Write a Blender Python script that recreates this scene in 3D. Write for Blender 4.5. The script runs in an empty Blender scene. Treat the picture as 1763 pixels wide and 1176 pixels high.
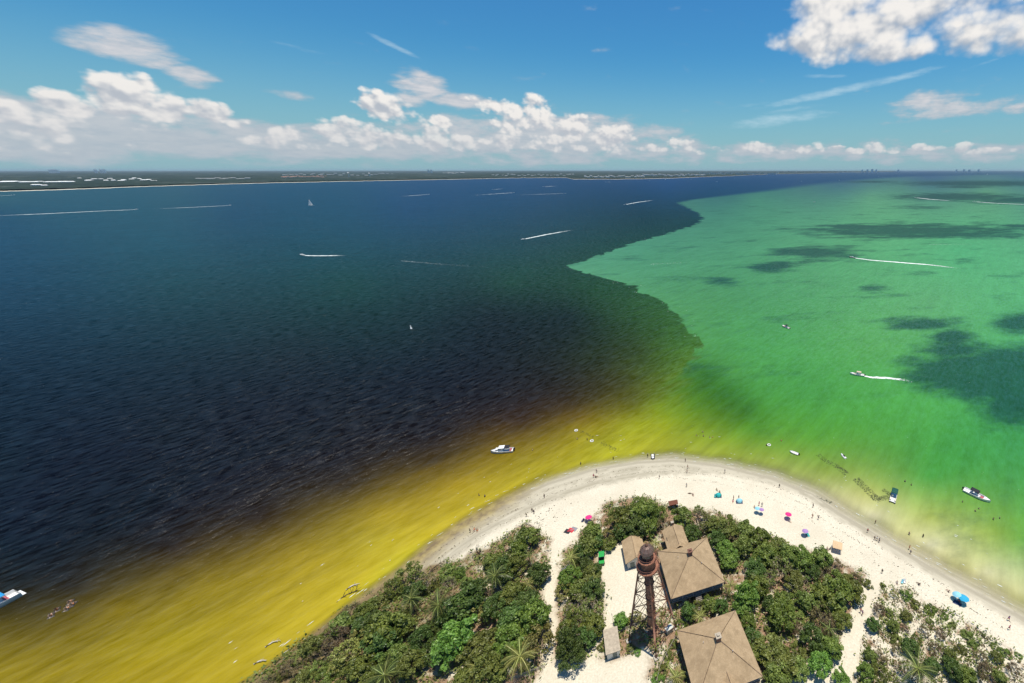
import bpy, bmesh, math, random
import numpy as np
from mathutils import Vector, Matrix

sc = bpy.context.scene
COL = sc.collection
R = math.radians
random.seed(7)
RNG = np.random.default_rng(11)

# ------------------------------------------------------------------ camera
CAM_H, CAM_F, CAM_X, CAM_Y = 105.0, 700.0, 1205.0, 588.0     # height (m), focal length and principal point of the 1763x1176 frame
PITCH = math.atan2(CAM_Y - 293.0, CAM_F)
cam_data = bpy.data.cameras.new('camera')
cam = bpy.data.objects.new('camera', cam_data)
COL.objects.link(cam)
cam.location = (0, 0, CAM_H)
cam.rotation_euler = (math.pi / 2 - PITCH, 0, 0)
cam_data.sensor_width = 36.0
cam_data.lens = CAM_F / 1763 * 36.0
cam_data.shift_x = -(CAM_X - 881.5) / 1763
cam_data.clip_start = 0.5
cam_data.clip_end = 200000
sc.camera = cam

# ------------------------------------------------------------------ sun, exposure
SUN_EL, SUN_AZ = R(82), R(70)            # azimuth measured from +Y towards +X
sun_dir = Vector((math.sin(SUN_AZ) * math.cos(SUN_EL), math.cos(SUN_AZ) * math.cos(SUN_EL), math.sin(SUN_EL)))
sl = bpy.data.lights.new('sun', 'SUN')
sl.energy = 4.9
sl.angle = R(0.5)
sl.color = (1.0, 0.935, 0.82)
so = bpy.data.objects.new('sun', sl)
COL.objects.link(so)
so.rotation_euler = sun_dir.to_track_quat('Z', 'Y').to_euler()
sc.view_settings.view_transform = 'Standard'
sc.view_settings.look = 'None'
sc.view_settings.gamma = 1.0
sc.view_settings.use_curve_mapping = False
sc.view_settings.exposure = 0.0
sc.render.engine = 'CYCLES'
sc.cycles.use_denoising = True
sc.cycles.max_bounces = 4
sc.cycles.diffuse_bounces = 2
sc.cycles.glossy_bounces = 2
sc.cycles.transmission_bounces = 2
sc.cycles.transparent_max_bounces = 8
sc.cycles.caustics_reflective = False
sc.cycles.caustics_refractive = False
sc.cycles.volume_bounces = 0

FW = np.array([0, math.cos(PITCH), -math.sin(PITCH)])
UP = np.array([0, math.sin(PITCH), math.cos(PITCH)])
def ray(u, v):
    return np.array([u - CAM_X, 0, 0]) + (CAM_Y - v) * UP + CAM_F * FW
def G(u, v, z=0.0):                      # survey point: where the sight line (u, v) meets the level z
    d = ray(u, v); t = (z - CAM_H) / d[2]
    return Vector((d[0] * t, d[1] * t, z))
def to_frame(X, Y, Z):                   # arrays of places -> frame coordinates
    dz = Z - CAM_H
    dep = Y * FW[1] + dz * FW[2]
    return CAM_X + CAM_F * X / dep, CAM_Y - CAM_F * (Y * UP[1] + dz * UP[2]) / dep
def lin(c):
    return tuple(((x / 255) / 12.92 if x / 255 <= 0.04045 else ((x / 255 + 0.055) / 1.055) ** 2.4) for x in c)

# ------------------------------------------------------------------ node helpers
class NT:
    def __init__(s, tree): s.t = tree; s.n = tree.nodes; s.l = tree.links
    def add(s, typ, **kw):
        nd = s.n.new(typ)
        for k, v in kw.items(): setattr(nd, k, v)
        return nd
    def link(s, a, b): s.l.new(a, b)
    def val(s, sock, v):
        if hasattr(v, 'is_output') or isinstance(v, bpy.types.NodeSocket): s.l.new(v, sock)
        else: sock.default_value = v
    def math(s, op, a, b=None, c=None, clamp=False):
        nd = s.add('ShaderNodeMath', operation=op); nd.use_clamp = clamp
        s.val(nd.inputs[0], a)
        if b is not None: s.val(nd.inputs[1], b)
        if c is not None: s.val(nd.inputs[2], c)
        return nd.outputs[0]
    def mr(s, v, a, b, c=0.0, d=1.0, smooth=False):
        nd = s.add('ShaderNodeMapRange')
        nd.interpolation_type = 'SMOOTHSTEP' if smooth else 'LINEAR'
        s.val(nd.inputs[0], v)
        for i, x in enumerate((a, b, c, d)): s.val(nd.inputs[i + 1], x)
        return nd.outputs[0]
    def mix(s, f, a, b, blend='MIX'):
        nd = s.add('ShaderNodeMix', data_type='RGBA', blend_type=blend)
        s.val(nd.inputs[0], f)
        s.val(nd.inputs[6], a if not isinstance(a, tuple) or len(a) == 4 else (*a, 1))
        s.val(nd.inputs[7], b if not isinstance(b, tuple) or len(b) == 4 else (*b, 1))
        return nd.outputs[2]
    def noise(s, vec, scale, detail=4, rough=0.55, dim='3D', dist=0.0):
        detail = min(detail, 5) if dim == '3D' else detail
        nd = s.add('ShaderNodeTexNoise'); nd.noise_dimensions = dim
        if vec is not None: s.link(vec, nd.inputs['Vector'])
        nd.inputs['Scale'].default_value = scale
        nd.inputs['Detail'].default_value = detail
        nd.inputs['Roughness'].default_value = rough
        nd.inputs['Distortion'].default_value = dist
        return nd.outputs[0]
    def mapping(s, vec, loc=(0, 0, 0), rot=(0, 0, 0), scale=(1, 1, 1), typ='POINT'):
        nd = s.add('ShaderNodeMapping'); nd.vector_type = typ
        s.link(vec, nd.inputs['Vector'])
        nd.inputs['Location'].default_value = loc
        nd.inputs['Rotation'].default_value = rot
        nd.inputs['Scale'].default_value = scale
        return nd.outputs[0]
    def attr(s, name):
        return s.add('ShaderNodeAttribute', attribute_name=name)

# ------------------------------------------------------------------ world: sky with clouds
w = bpy.data.worlds.new('World'); sc.world = w; w.use_nodes = True
nt = NT(w.node_tree); nt.n.clear()
sky = nt.add('ShaderNodeTexSky', sky_type='NISHITA')
sky.sun_disc = False
sky.sun_elevation = SUN_EL
sky.sun_rotation = SUN_AZ
sky.altitude = 0
sky.air_density = 1.0
sky.dust_density = 0.6
sky.ozone_density = 1.5
SKY_STR = 0.1
SKY_LOW, SKY_TOP = (0.34, 0.86, 0.98), (0.24, 0.78, 1.22)     # the photograph's saturated grade of the clear sky
def ang(u, v):
    d = ray(u, v)
    return math.atan2(d[0], d[1]), math.atan2(d[2], math.hypot(d[0], d[1]))
CUMULUS = [  # centre, half width, half height (frame units), strength, tilt
    (222, 168, 100, 44, 1.0, 8), (250, 150, 40, 30, .9, 0), (170, 160, 50, 30, .85, 0), (112, 178, 62, 30, .95, 0), (290, 190, 60, 26, .9, 0), (360, 192, 48, 22, .95, 0), (412, 214, 26, 12, .8, 0),
    (50, 215, 130, 34, .85, 0), (10, 190, 70, 24, .8, 0), (130, 235, 150, 22, .62, 0), (300, 225, 120, 22, .6, 0), (30, 250, 160, 18, .55, 0),
    (440, 240, 50, 14, .8, 0), (500, 232, 50, 18, .8, 0), (590, 226, 62, 26, .95, 0), (650, 240, 70, 22, .85, 0), (745, 238, 36, 26, .95, 0), (540, 250, 120, 14, .6, 0),
    (668, 186, 60, 28, 1.0, 14), (645, 172, 30, 20, .85, 0), (757, 208, 20, 14, .85, 0),
    (800, 245, 60, 16, .8, 0), (870, 245, 50, 16, .75, 0), (900, 188, 95, 18, .85, 6), (925, 178, 34, 20, .85, 0), (950, 222, 130, 30, .8, 6), (985, 208, 40, 18, .85, 0), (1045, 236, 60, 28, .9, 0), (985, 250, 130, 18, .65, 0), (1080, 258, 60, 12, .6, 0),
    (1082, 258, 17, 8, 0.77, 0), (1101, 255, 14, 8, 0.79, 0), (1125, 254, 21, 9, 0.79, 0), (1146, 256, 17, 7, 0.68, 0), (1163, 258, 22, 6, 0.66, 0), (1188, 259, 16, 9, 0.72, 0), (1211, 262, 21, 6, 0.69, 0), (1230, 255, 23, 5, 0.92, 0), (1256, 258, 30, 6, 0.74, 0), (1277, 258, 27, 8, 0.66, 0), (1293, 258, 15, 5, 0.62, 0), (1320, 258, 30, 9, 0.83, 0), (1342, 259, 18, 6, 0.62, 0), (1355, 261, 22, 6, 0.72, 0), (1384, 259, 20, 7, 0.64, 0), (1394, 257, 22, 9, 0.82, 0), (1418, 255, 24, 6, 0.70, 0), (1436, 254, 25, 5, 0.91, 0), (1461, 259, 14, 7, 0.70, 0), (1480, 260, 16, 7, 0.82, 0), (1506, 258, 18, 7, 0.73, 0), (1522, 259, 14, 7, 0.62, 0), (1543, 259, 25, 7, 0.80, 0), (1569, 257, 27, 6, 0.64, 0), (1583, 254, 19, 9, 0.84, 0), (1606, 254, 29, 9, 0.69, 0), (1625, 255, 30, 7, 0.87, 0), (1652, 257, 29, 6, 0.68, 0), (1673, 261, 15, 6, 0.75, 0), (1691, 260, 20, 8, 0.67, 0), (1709, 258, 22, 6, 0.78, 0), (1742, 257, 27, 7, 0.65, 0), (1751, 259, 17, 9, 0.74, 0), (1782, 254, 29, 8, 0.63, 0), (1172, 249, 26, 15, .95, 0), (1300, 253, 18, 12, .9, 0), (1415, 252, 20, 12, .9, 0), (1505, 255, 24, 13, .9, 0), (1655, 254, 20, 13, .9, 0),
    (1470, 55, 135, 58, 1.05, 0), (1395, 78, 90, 30, .95, 10), (1500, 85, 150, 34, .95, 0), (1440, 5, 90, 55, 1.0, 0), (1575, 20, 110, 60, 1.0, 0), (1690, 45, 120, 55, .95, 0), (1763, 60, 80, 46, .9, 0), (1690, 0, 140, 40, .9, 0),
]
SOFT = [
    (213, 82, 92, 32, 1.05, 6), (165, 70, 50, 20, .8, 0), (325, 130, 48, 18, .7, 10), (490, 160, 52, 10, .55, 4), (725, 147, 54, 26, .95, 6), (790, 176, 56, 18, .9, 4), (830, 180, 50, 12, .8, 4), (710, 172, 34, 16, .7, 0),
    (1620, 182, 95, 28, .8, 0), (1590, 172, 40, 20, .85, 0), (1700, 182, 60, 12, .55, -8), (1763, 182, 40, 14, .7, 0), (1530, 215, 70, 9, .45, -6), (1630, 240, 140, 14, .4, 0),
    (60, 222, 300, 60, 1.25, 0), (330, 236, 260, 46, 1.05, 0), (600, 250, 300, 36, 1.0, 0), (960, 240, 240, 46, 1.1, 0), (1250, 262, 300, 20, .8, 0), (1600, 264, 320, 18, .75, 0), (1000, 215, 160, 26, .6, 6),
]
WISP = [(680, 80, 46, 6, 1.0, 22), (1430, 160, 130, 8, 1.0, -9), (1545, 135, 80, 7, .9, -10), (1340, 206, 92, 12, .9, -6), (1360, 190, 60, 6, .6, -6), (1418, 131, 44, 4, .7, 2), (1180, 205, 50, 3, .35, -6), (512, 82, 42, 5, .5, 8), (1300, 180, 60, 4, .4, -4), (1690, 110, 40, 4, .5, -14)]
def field(items, sp):
    """largest of many soft ellipses in (azimuth, elevation), as a node group; chained so that the shader stays small"""
    g = bpy.data.node_groups.new('cloud_field', 'ShaderNodeTree'); q = NT(g)
    for nm in ('Azimuth', 'Elevation'): g.interface.new_socket(nm, in_out='INPUT', socket_type='NodeSocketFloat')
    g.interface.new_socket('Field', in_out='OUTPUT', socket_type='NodeSocketFloat')
    gi = q.add('NodeGroupInput'); go = q.add('NodeGroupOutput')
    acc = None
    for (u, v, ru, rv, wt, tilt) in items:
        a0, e0 = ang(u, v)
        ra = abs(ang(u + ru, v)[0] - ang(u - ru, v)[0]) / 2
        re = abs(ang(u, v + rv)[1] - ang(u, v - rv)[1]) / 2
        cx = q.add('ShaderNodeCombineXYZ'); q.link(gi.outputs[0], cx.inputs[0]); q.link(gi.outputs[1], cx.inputs[1])
        if acc is not None: q.link(acc, cx.inputs[2])
        m = q.mapping(cx.outputs[0], (a0, e0, 0), (0, 0, -R(tilt)), (ra * 1.3, re * 1.3, 1e6), 'TEXTURE')
        ln = q.add('ShaderNodeVectorMath', operation='DOT_PRODUCT'); q.link(m, ln.inputs[0]); q.link(m, ln.inputs[1])
        f = q.mr(ln.outputs['Value'], 0.0, 1.0, wt, 0.0)
        acc = f if acc is None else q.math('MAXIMUM', acc, f)
    q.link(acc, go.inputs[0])
    gn = nt.add('ShaderNodeGroup'); gn.node_tree = g
    nt.link(az, gn.inputs[0]); nt.link(el, gn.inputs[1])
    return gn.outputs[0]
def az_span(it):
    a0 = ang(it[0], it[1])[0]; ra = abs(ang(it[0] + it[2], it[1])[0] - ang(it[0] - it[2], it[1])[0]) / 2 * 1.35 + .02
    return a0 - ra, a0 + ra
tc = nt.add('ShaderNodeTexCoord')
sep = nt.add('ShaderNodeSeparateXYZ'); nt.link(tc.outputs['Generated'], sep.inputs[0])
az = nt.math('ARCTAN2', sep.outputs[0], sep.outputs[1])
el = nt.math('ARCSINE', sep.outputs[2])
cv = nt.add('ShaderNodeCombineXYZ'); nt.link(az, cv.inputs[0]); nt.link(el, cv.inputs[1])
vec = cv.outputs[0]
SC = 1.0 / SKY_STR
def rad(c, k=1.0): return tuple(x * SC * k for x in lin(c))
sky_c = nt.mix(nt.mr(el, 0.45, 1.2, 0, 1, True), nt.mix(nt.mr(el, 0.0, 0.5, 0, 1), SKY_LOW, SKY_TOP), (.62, .86, .98))
skym = nt.mix(1.0, sky.outputs[0], sky_c, 'MULTIPLY')
hz = nt.math('POWER', nt.mr(el, -0.02, 0.24, .9, 0, True), 1.3)
base = nt.mix(hz, skym, rad((150, 186, 198)))
warpn = nt.add('ShaderNodeTexNoise'); warpn.noise_dimensions = '2D'; nt.link(nt.mapping(vec, scale=(1, 1.6, 1)), warpn.inputs['Vector'])
warpn.inputs['Scale'].default_value = 19; warpn.inputs['Detail'].default_value = 7; warpn.inputs['Roughness'].default_value = .52
def puff(scale, loc=(0, 0, 0)):
    vo = nt.add('ShaderNodeTexVoronoi'); vo.voronoi_dimensions = '2D'; vo.feature = 'F1'
    nt.link(nt.mapping(vec, loc, scale=(1, 1.35, 1)), vo.inputs['Vector'])
    vo.inputs['Scale'].default_value = scale; vo.inputs['Detail'].default_value = 2.0; vo.inputs['Roughness'].default_value = .55
    return nt.math('SUBTRACT', 1.0, vo.outputs['Distance'])
hi_el = nt.mr(el, .13, .21, 0, 1, True)
def fmix(f, a, b): return nt.math('ADD', nt.math('MULTIPLY', a, nt.math('SUBTRACT', 1.0, f)), nt.math('MULTIPLY', b, f))
nbig = nt.noise(nt.mapping(vec, scale=(1, 1.4, 1)), 10, 7, .50, '2D')
ncu = fmix(hi_el, nt.math('ADD', nt.math('MULTIPLY', warpn.outputs[0], .66), nt.math('MULTIPLY', puff(30), .34)), nt.math('ADD', nt.math('MULTIPLY', nbig, .75), nt.math('MULTIPLY', puff(20), .25)))
UPV = (0.006, .012, 0)
ncu_up = fmix(hi_el, nt.math('ADD', nt.math('MULTIPLY', nt.noise(nt.mapping(vec, UPV, scale=(1, 1.6, 1)), 19, 6, .52, '2D'), .66), nt.math('MULTIPLY', puff(30, UPV), .34)), nt.math('ADD', nt.math('MULTIPLY', nt.noise(nt.mapping(vec, (.012, .022, 0), scale=(1, 1.4, 1)), 10, 6, .50, '2D'), .75), nt.math('MULTIPLY', puff(20, (.012, .022, 0)), .25)))
nlo = nt.noise(nt.mapping(vec, scale=(1, 3.4, 1)), 13, 6, .58, '2D')
nst = nt.noise(nt.mapping(vec, rot=(0, 0, R(8)), scale=(1, 4.5, 1)), 26, 6, .62, '2D')
ncent = nt.math('SUBTRACT', ncu, .53)
low_fade = nt.mr(el, 0.012, 0.085, .62, .98)
def sector(ic, isf, iw):
    out = base
    if isf:
        t = nt.math('ADD', field(isf, vec), nt.math('MULTIPLY', nt.math('SUBTRACT', nlo, .5), 1.5))
        t = nt.math('ADD', t, nt.math('MULTIPLY', ncent, .35))
        d = nt.mr(t, .18, .8, 0, 1, True)
        c = nt.mix(nt.mr(t, .3, .9), rad((168, 186, 198)), nt.mix(nt.mr(el, .04, .14), rad((190, 196, 204)), rad((224, 219, 220))))
        c = nt.mix(nt.mr(nst, .42, .66, 0, .45), c, rad((166, 180, 194)))
        out = nt.mix(nt.math('MULTIPLY', d, .88), out, c)
    if iw:
        t = nt.math('ADD', field(iw, vec), nt.math('MULTIPLY', nt.math('SUBTRACT', nst, .5), 1.0))
        out = nt.mix(nt.mr(t, .25, 1.4, 0, .62, True), out, rad((196, 222, 234)))
    if ic:
        f = field(ic, vec)
        t = nt.math('ADD', f, nt.math('MULTIPLY', ncent, 1.3))
        d = nt.mr(t, .28, nt.mr(el, .12, .22, .64, .82), 0, 1, True)
        relief = nt.math('MULTIPLY', nt.math('SUBTRACT', ncu_up, ncu), 2.2)
        fu = field([(u, v - .5 * rv, ru, rv, wt, tl) for (u, v, ru, rv, wt, tl) in ic], vec)
        thick = nt.mr(nt.math('SUBTRACT', f, fu), -.35, .5, -.15, .55)
        sh = nt.mr(nt.math('ADD', relief, thick), -.15, .75, 0, 1, True)
        c = nt.mix(sh, rad((246, 242, 237), 1.0), rad((178, 186, 197), 1.0))
        c = nt.mix(nt.mr(el, 0.015, 0.13, .6, 0.0), c, rad((206, 207, 211)))
        out = nt.mix(nt.math('MULTIPLY', d, low_fade), out, c)
    bgn = nt.add('ShaderNodeBackground'); nt.link(out, bgn.inputs[0]); bgn.inputs[1].default_value = SKY_STR
    return bgn.outputs[0]
def plain(col):
    bgn = nt.add('ShaderNodeBackground'); nt.link(col, bgn.inputs[0]); bgn.inputs[1].default_value = SKY_STR
    return bgn.outputs[0]
def mixs(f, a, b):
    mx = nt.add('ShaderNodeMixShader'); nt.link(f, mx.inputs[0]); nt.link(a, mx.inputs[1]); nt.link(b, mx.inputs[2]); return mx.outputs[0]
# away from the frame the same kind of sky: fair-weather cumulus low down, clear blue above
gen = nt.mr(nt.math('ADD', ncu, nt.mr(el, .05, .55, .06, -.16)), .52, .64, 0, 1, True)
gen_c = nt.mix(nt.math('MULTIPLY', gen, .9), base, rad((232, 230, 228)))
bounds = [ang(u, 293)[0] for u in (300, 560, 830, 1100, 1370, 1530)]
lims = [-9.0] + bounds + [9.0]
secs = []
for i in range(len(lims) - 1):
    def pick(lst): return [it for it in lst if az_span(it)[1] > lims[i] and az_span(it)[0] < lims[i + 1]]
    secs.append(sector(pick(CUMULUS), pick(SOFT), pick(WISP)))
tree = secs[-1]
for i in range(len(bounds) - 1, -1, -1):
    tree = mixs(nt.math('GREATER_THAN', az, bounds[i]), secs[i], tree)
inside_f = nt.math('MULTIPLY', nt.math('LESS_THAN', el, .40), nt.math('MULTIPLY', nt.math('GREATER_THAN', az, -1.16), nt.math('LESS_THAN', az, .80)))
tree = mixs(inside_f, plain(gen_c), tree)
tree = mixs(nt.math('GREATER_THAN', el, -.004), plain(nt.mix(0.0, rad((70, 104, 124)), base)), tree)
wo = nt.add('ShaderNodeOutputWorld'); nt.link(tree, wo.inputs[0])
w.cycles.sampling_method = 'MANUAL'
w.cycles.sample_map_resolution = 512

# ------------------------------------------------------------------ object helpers
def prop(o, label=None, cat=None, group=None, kind=None):
    if label: o['label'] = label
    if cat: o['category'] = cat
    if group: o['group'] = group
    if kind: o['kind'] = kind
    return o
def empty(name, loc=(0, 0, 0), rz=0.0, label=None, cat=None, group=None):
    o = bpy.data.objects.new(name, None); COL.objects.link(o)
    o.location = loc; o.rotation_euler = (0, 0, rz); o.empty_display_size = 0.3
    return prop(o, label, cat, group)
def link_mesh(name, me, mat=None, parent=None):
    o = bpy.data.objects.new(name, me); COL.objects.link(o)
    if mat is not None:
        if not me.materials: me.materials.append(mat)
        elif me.materials[0] is not mat:
            o.material_slots[0].link = 'OBJECT'; o.material_slots[0].material = mat
    if parent is not None: o.parent = parent
    return o
class MB:
    def __init__(s): s.v = []; s.f = []
    def add(s, vs, fs):
        b = len(s.v); s.v += [tuple(x) for x in vs]; s.f += [tuple(i + b for i in f) for f in fs]; return s
    def box(s, c, d, rz=0.0, taper=1.0):
        x, y, z = d[0] / 2, d[1] / 2, d[2] / 2; cs, sn = math.cos(rz), math.sin(rz)
        vs = []
        for k in (-1, 1):
            t = taper if k > 0 else 1
            for (a, b) in ((-x, -y), (x, -y), (x, y), (-x, y)):
                a *= t; b *= t
                vs.append((c[0] + a * cs - b * sn, c[1] + a * sn + b * cs, c[2] + k * z))
        return s.add(vs, [(3, 2, 1, 0), (4, 5, 6, 7), (0, 1, 5, 4), (1, 2, 6, 5), (2, 3, 7, 6), (3, 0, 4, 7)])
    def tube(s, pts, rad, seg=6, cap=True):
        pts = [Vector(p) for p in pts]; n = len(pts)
        if not hasattr(rad, '__len__'): rad = [rad] * n
        vs = []; prev = None
        for i, p in enumerate(pts):
            t = (pts[min(i + 1, n - 1)] - pts[max(i - 1, 0)]).normalized()
            ref = prev if prev is not None else (Vector((0, 0, 1)) if abs(t.z) < .9 else Vector((1, 0, 0)))
            a = t.cross(ref)
            if a.length < 1e-6: a = t.cross(Vector((0, 1, 0)))
            a.normalize(); b = t.cross(a).normalized(); prev = b if prev is None else prev
            for k in range(seg):
                th = 2 * math.pi * k / seg
                vs.append(p + rad[i] * (math.cos(th) * a + math.sin(th) * b))
        fs = []
        for i in range(n - 1):
            for k in range(seg):
                k2 = (k + 1) % seg
                fs.append((i * seg + k, i * seg + k2, (i + 1) * seg + k2, (i + 1) * seg + k))
        if cap: fs += [tuple(range(seg - 1, -1, -1)), tuple(range((n - 1) * seg, n * seg))]
        return s.add(vs, fs)
    def lathe(s, prof, seg=20, c=(0, 0, 0), ph=0.0):
        vs = []; fs = []; n = len(prof)
        for (r, z) in prof:
            for k in range(seg):
                th = 2 * math.pi * k / seg + ph
                vs.append((c[0] + r * math.cos(th), c[1] + r * math.sin(th), c[2] + z))
        for i in range(n - 1):
            for k in range(seg):
                k2 = (k + 1) % seg
                fs.append((i * seg + k, i * seg + k2, (i + 1) * seg + k2, (i + 1) * seg + k))
        if prof[0][0] > 1e-4: fs.append(tuple(range(seg - 1, -1, -1)))
        if prof[-1][0] > 1e-4: fs.append(tuple(range((n - 1) * seg, n * seg)))
        return s.add(vs, fs)
    def mesh(s, name, smooth=False):
        me = bpy.data.meshes.new(name); me.from_pydata(s.v, [], s.f); me.update()
        if smooth: me.polygons.foreach_set('use_smooth', [True] * len(me.polygons))
        return me
    def build(s, name, mat, parent=None, smooth=False):
        return link_mesh(name, s.mesh(name, smooth), mat, parent)
def copy_tree(o, parent=None):
    c = o.copy(); COL.objects.link(c); c.parent = parent
    for ch in o.children: copy_tree(ch, c)
    return c

# ------------------------------------------------------------------ materials
MATS = {}
def mat(name, col, rough=.7, var=.15, scale=3.0, metal=0.0, bump=0.0, spec=.4, second=None, alpha=None, detail=4):
    if name in MATS: return MATS[name]
    m = bpy.data.materials.new(name); m.use_nodes = True
    q = NT(m.node_tree); b = q.n['Principled BSDF']
    tcn = q.add('ShaderNodeTexCoord')
    n = q.noise(tcn.outputs['Object'], scale, detail, .6)
    hi = tuple(min(1, c * (1 + var)) for c in col); lo = tuple(c * (1 - var) for c in col)
    if second: hi = second
    q.link(q.mix(q.mr(n, .3, .7), lo, hi), b.inputs['Base Color'])
    b.inputs['Roughness'].default_value = rough
    b.inputs['Metallic'].default_value = metal
    b.inputs['Specular IOR Level'].default_value = spec
    if bump:
        bp = q.add('ShaderNodeBump'); bp.inputs['Strength'].default_value = bump; bp.inputs['Distance'].default_value = .05
        q.link(n, bp.inputs['Height']); q.link(bp.outputs[0], b.inputs['Normal'])
    MATS[name] = m; return m
def leaf_mat(name, c0, c1, trans=.32):
    if name in MATS: return MATS[name]
    m = bpy.data.materials.new(name); m.use_nodes = True
    q = NT(m.node_tree); q.n.clear()
    a = q.attr('tint'); oi = q.add('ShaderNodeObjectInfo')
    c = q.mix(a.outputs['Fac'], c0, c1); c = q.mix(q.mr(a.outputs['Fac'], 1.1, 1.5), c, tuple(min(.6, x * 1.9) for x in c1))
    hs = q.add('ShaderNodeHueSaturation')
    q.link(c, hs.inputs['Color'])
    q.link(q.mr(oi.outputs['Random'], 0, 1, .475, .52), hs.inputs['Hue'])
    q.link(q.mr(oi.outputs['Random'], 0, 1, .75, 1.25), hs.inputs['Value'])
    d = q.add('ShaderNodeBsdfPrincipled'); q.link(hs.outputs[0], d.inputs['Base Color'])
    d.inputs['Roughness'].default_value = .42; d.inputs['Specular IOR Level'].default_value = .45
    t = q.add('ShaderNodeBsdfTranslucent'); q.link(hs.outputs[0], t.inputs['Color'])
    mx = q.add('ShaderNodeMixShader'); mx.inputs[0].default_value = trans
    q.link(d.outputs[0], mx.inputs[1]); q.link(t.outputs[0], mx.inputs[2])
    o = q.add('ShaderNodeOutputMaterial'); q.link(mx.outputs[0], o.inputs[0])
    MATS[name] = m; return m

# ------------------------------------------------------------------ noise and outlines in numpy
def vnoise(x, y, seed=0):
    xi = np.floor(x).astype(np.int64); yi = np.floor(y).astype(np.int64)
    fx = x - xi; fy = y - yi
    fx = fx * fx * (3 - 2 * fx); fy = fy * fy * (3 - 2 * fy)
    def h(a, b):
        v = (a * 374761393 + b * 668265263 + seed * 982451653) & 0x7fffffff
        v = ((v ^ (v >> 13)) * 1274126177) & 0x7fffffff
        return ((v ^ (v >> 16)) & 0xffff) / 65535.0
    return (h(xi, yi) * (1 - fx) + h(xi + 1, yi) * fx) * (1 - fy) + (h(xi, yi + 1) * (1 - fx) + h(xi + 1, yi + 1) * fx) * fy
def fbm(x, y, oct=4, seed=0):
    s = 0; a = .5; t = 0
    for i in range(oct):
        s = s + a * vnoise(x, y, seed + i); t += a; a *= .5; x = x * 2.03 + 17.1; y = y * 2.03 + 9.7
    return s / t
def seg_dist(px, py, poly, closed=False):
    d = np.full(px.shape, 1e9)
    n = len(poly)
    for i in range(n if closed else n - 1):
        ax, ay = poly[i][0], poly[i][1]; bx, by = poly[(i + 1) % n][0], poly[(i + 1) % n][1]
        dx, dy = bx - ax, by - ay; L2 = dx * dx + dy * dy + 1e-9
        t = np.clip(((px - ax) * dx + (py - ay) * dy) / L2, 0, 1)
        d = np.minimum(d, np.hypot(px - ax - t * dx, py - ay - t * dy))
    return d
def inside(px, py, poly):
    r = np.zeros(px.shape, bool); n = len(poly); j = n - 1
    for i in range(n):
        xi, yi, xj, yj = poly[i][0], poly[i][1], poly[j][0], poly[j][1]
        c = ((yi > py) != (yj > py)) & (px < (xj - xi) * (py - yi) / (yj - yi + 1e-12) + xi)
        r ^= c; j = i
    return r
def smooth01(x, a, b):
    t = np.clip((x - a) / (b - a), 0, 1); return t * t * (3 - 2 * t)
def survey(pts, z=0.0): return [G(u, v, z) for u, v in pts]

SHORE = survey([(432, 1176), (482, 1138), (545, 1090), (598, 1048), (640, 1018), (690, 982), (742, 938), (800, 898), (870, 862), (940, 832), (1020, 807), (1100, 794), (1160, 791), (1240, 800), (1330, 822), (1400, 850), (1445, 882), (1490, 908), (1560, 950), (1620, 985), (1690, 1022), (1763, 1062)])
SHORE = [Vector((-150, 15, 0)), Vector((-122, 36, 0))] + SHORE + [Vector((105, 55, 0)), Vector((140, 30, 0)), Vector((175, -10, 0))]
ISLAND = SHORE + [Vector((175, -80, 0)), Vector((-150, -80, 0))]
def shore_sd(x, y):
    d = seg_dist(x, y, SHORE)
    return np.where(inside(x, y, ISLAND), d, -d)
def height_from(d, x, y):
    land = 1.45 * (1 - np.exp(-np.maximum(d, 0) / 9.0)) + .12 * (fbm(x / 6, y / 6, 3, 3) - .5) * smooth01(d, 3, 14)
    sea = np.maximum(-3.0, -.055 * np.maximum(-d, 0))
    return np.where(d > 0, land, sea)
X0, X1, Y0, Y1, ST = -150.0, 160.0, 4.0, 152.0, 0.62
gx = np.arange(X0, X1, ST); gy = np.arange(Y0, Y1, ST)
GX, GY = np.meshgrid(gx, gy)
SD = shore_sd(GX, GY)
GZ = height_from(SD, GX, GY)
def ground(x, y):
    i = min(max((x - X0) / ST, 0), len(gx) - 1.001); j = min(max((y - Y0) / ST, 0), len(gy) - 1.001)
    a, b = int(i), int(j); fx, fy = i - a, j - b
    return float(GZ[b, a] * (1 - fx) * (1 - fy) + GZ[b, a + 1] * fx * (1 - fy) + GZ[b + 1, a] * (1 - fx) * fy + GZ[b + 1, a + 1] * fx * fy)
def spot(u, v, h=0.0):                   # ground place under a point that stands h above the ground
    p = G(u, v, 1.4 + h)
    for _ in range(3): p = G(u, v, max(ground(p.x, p.y), 0.0) + h)
    return Vector((p.x, p.y, ground(p.x, p.y)))

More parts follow.
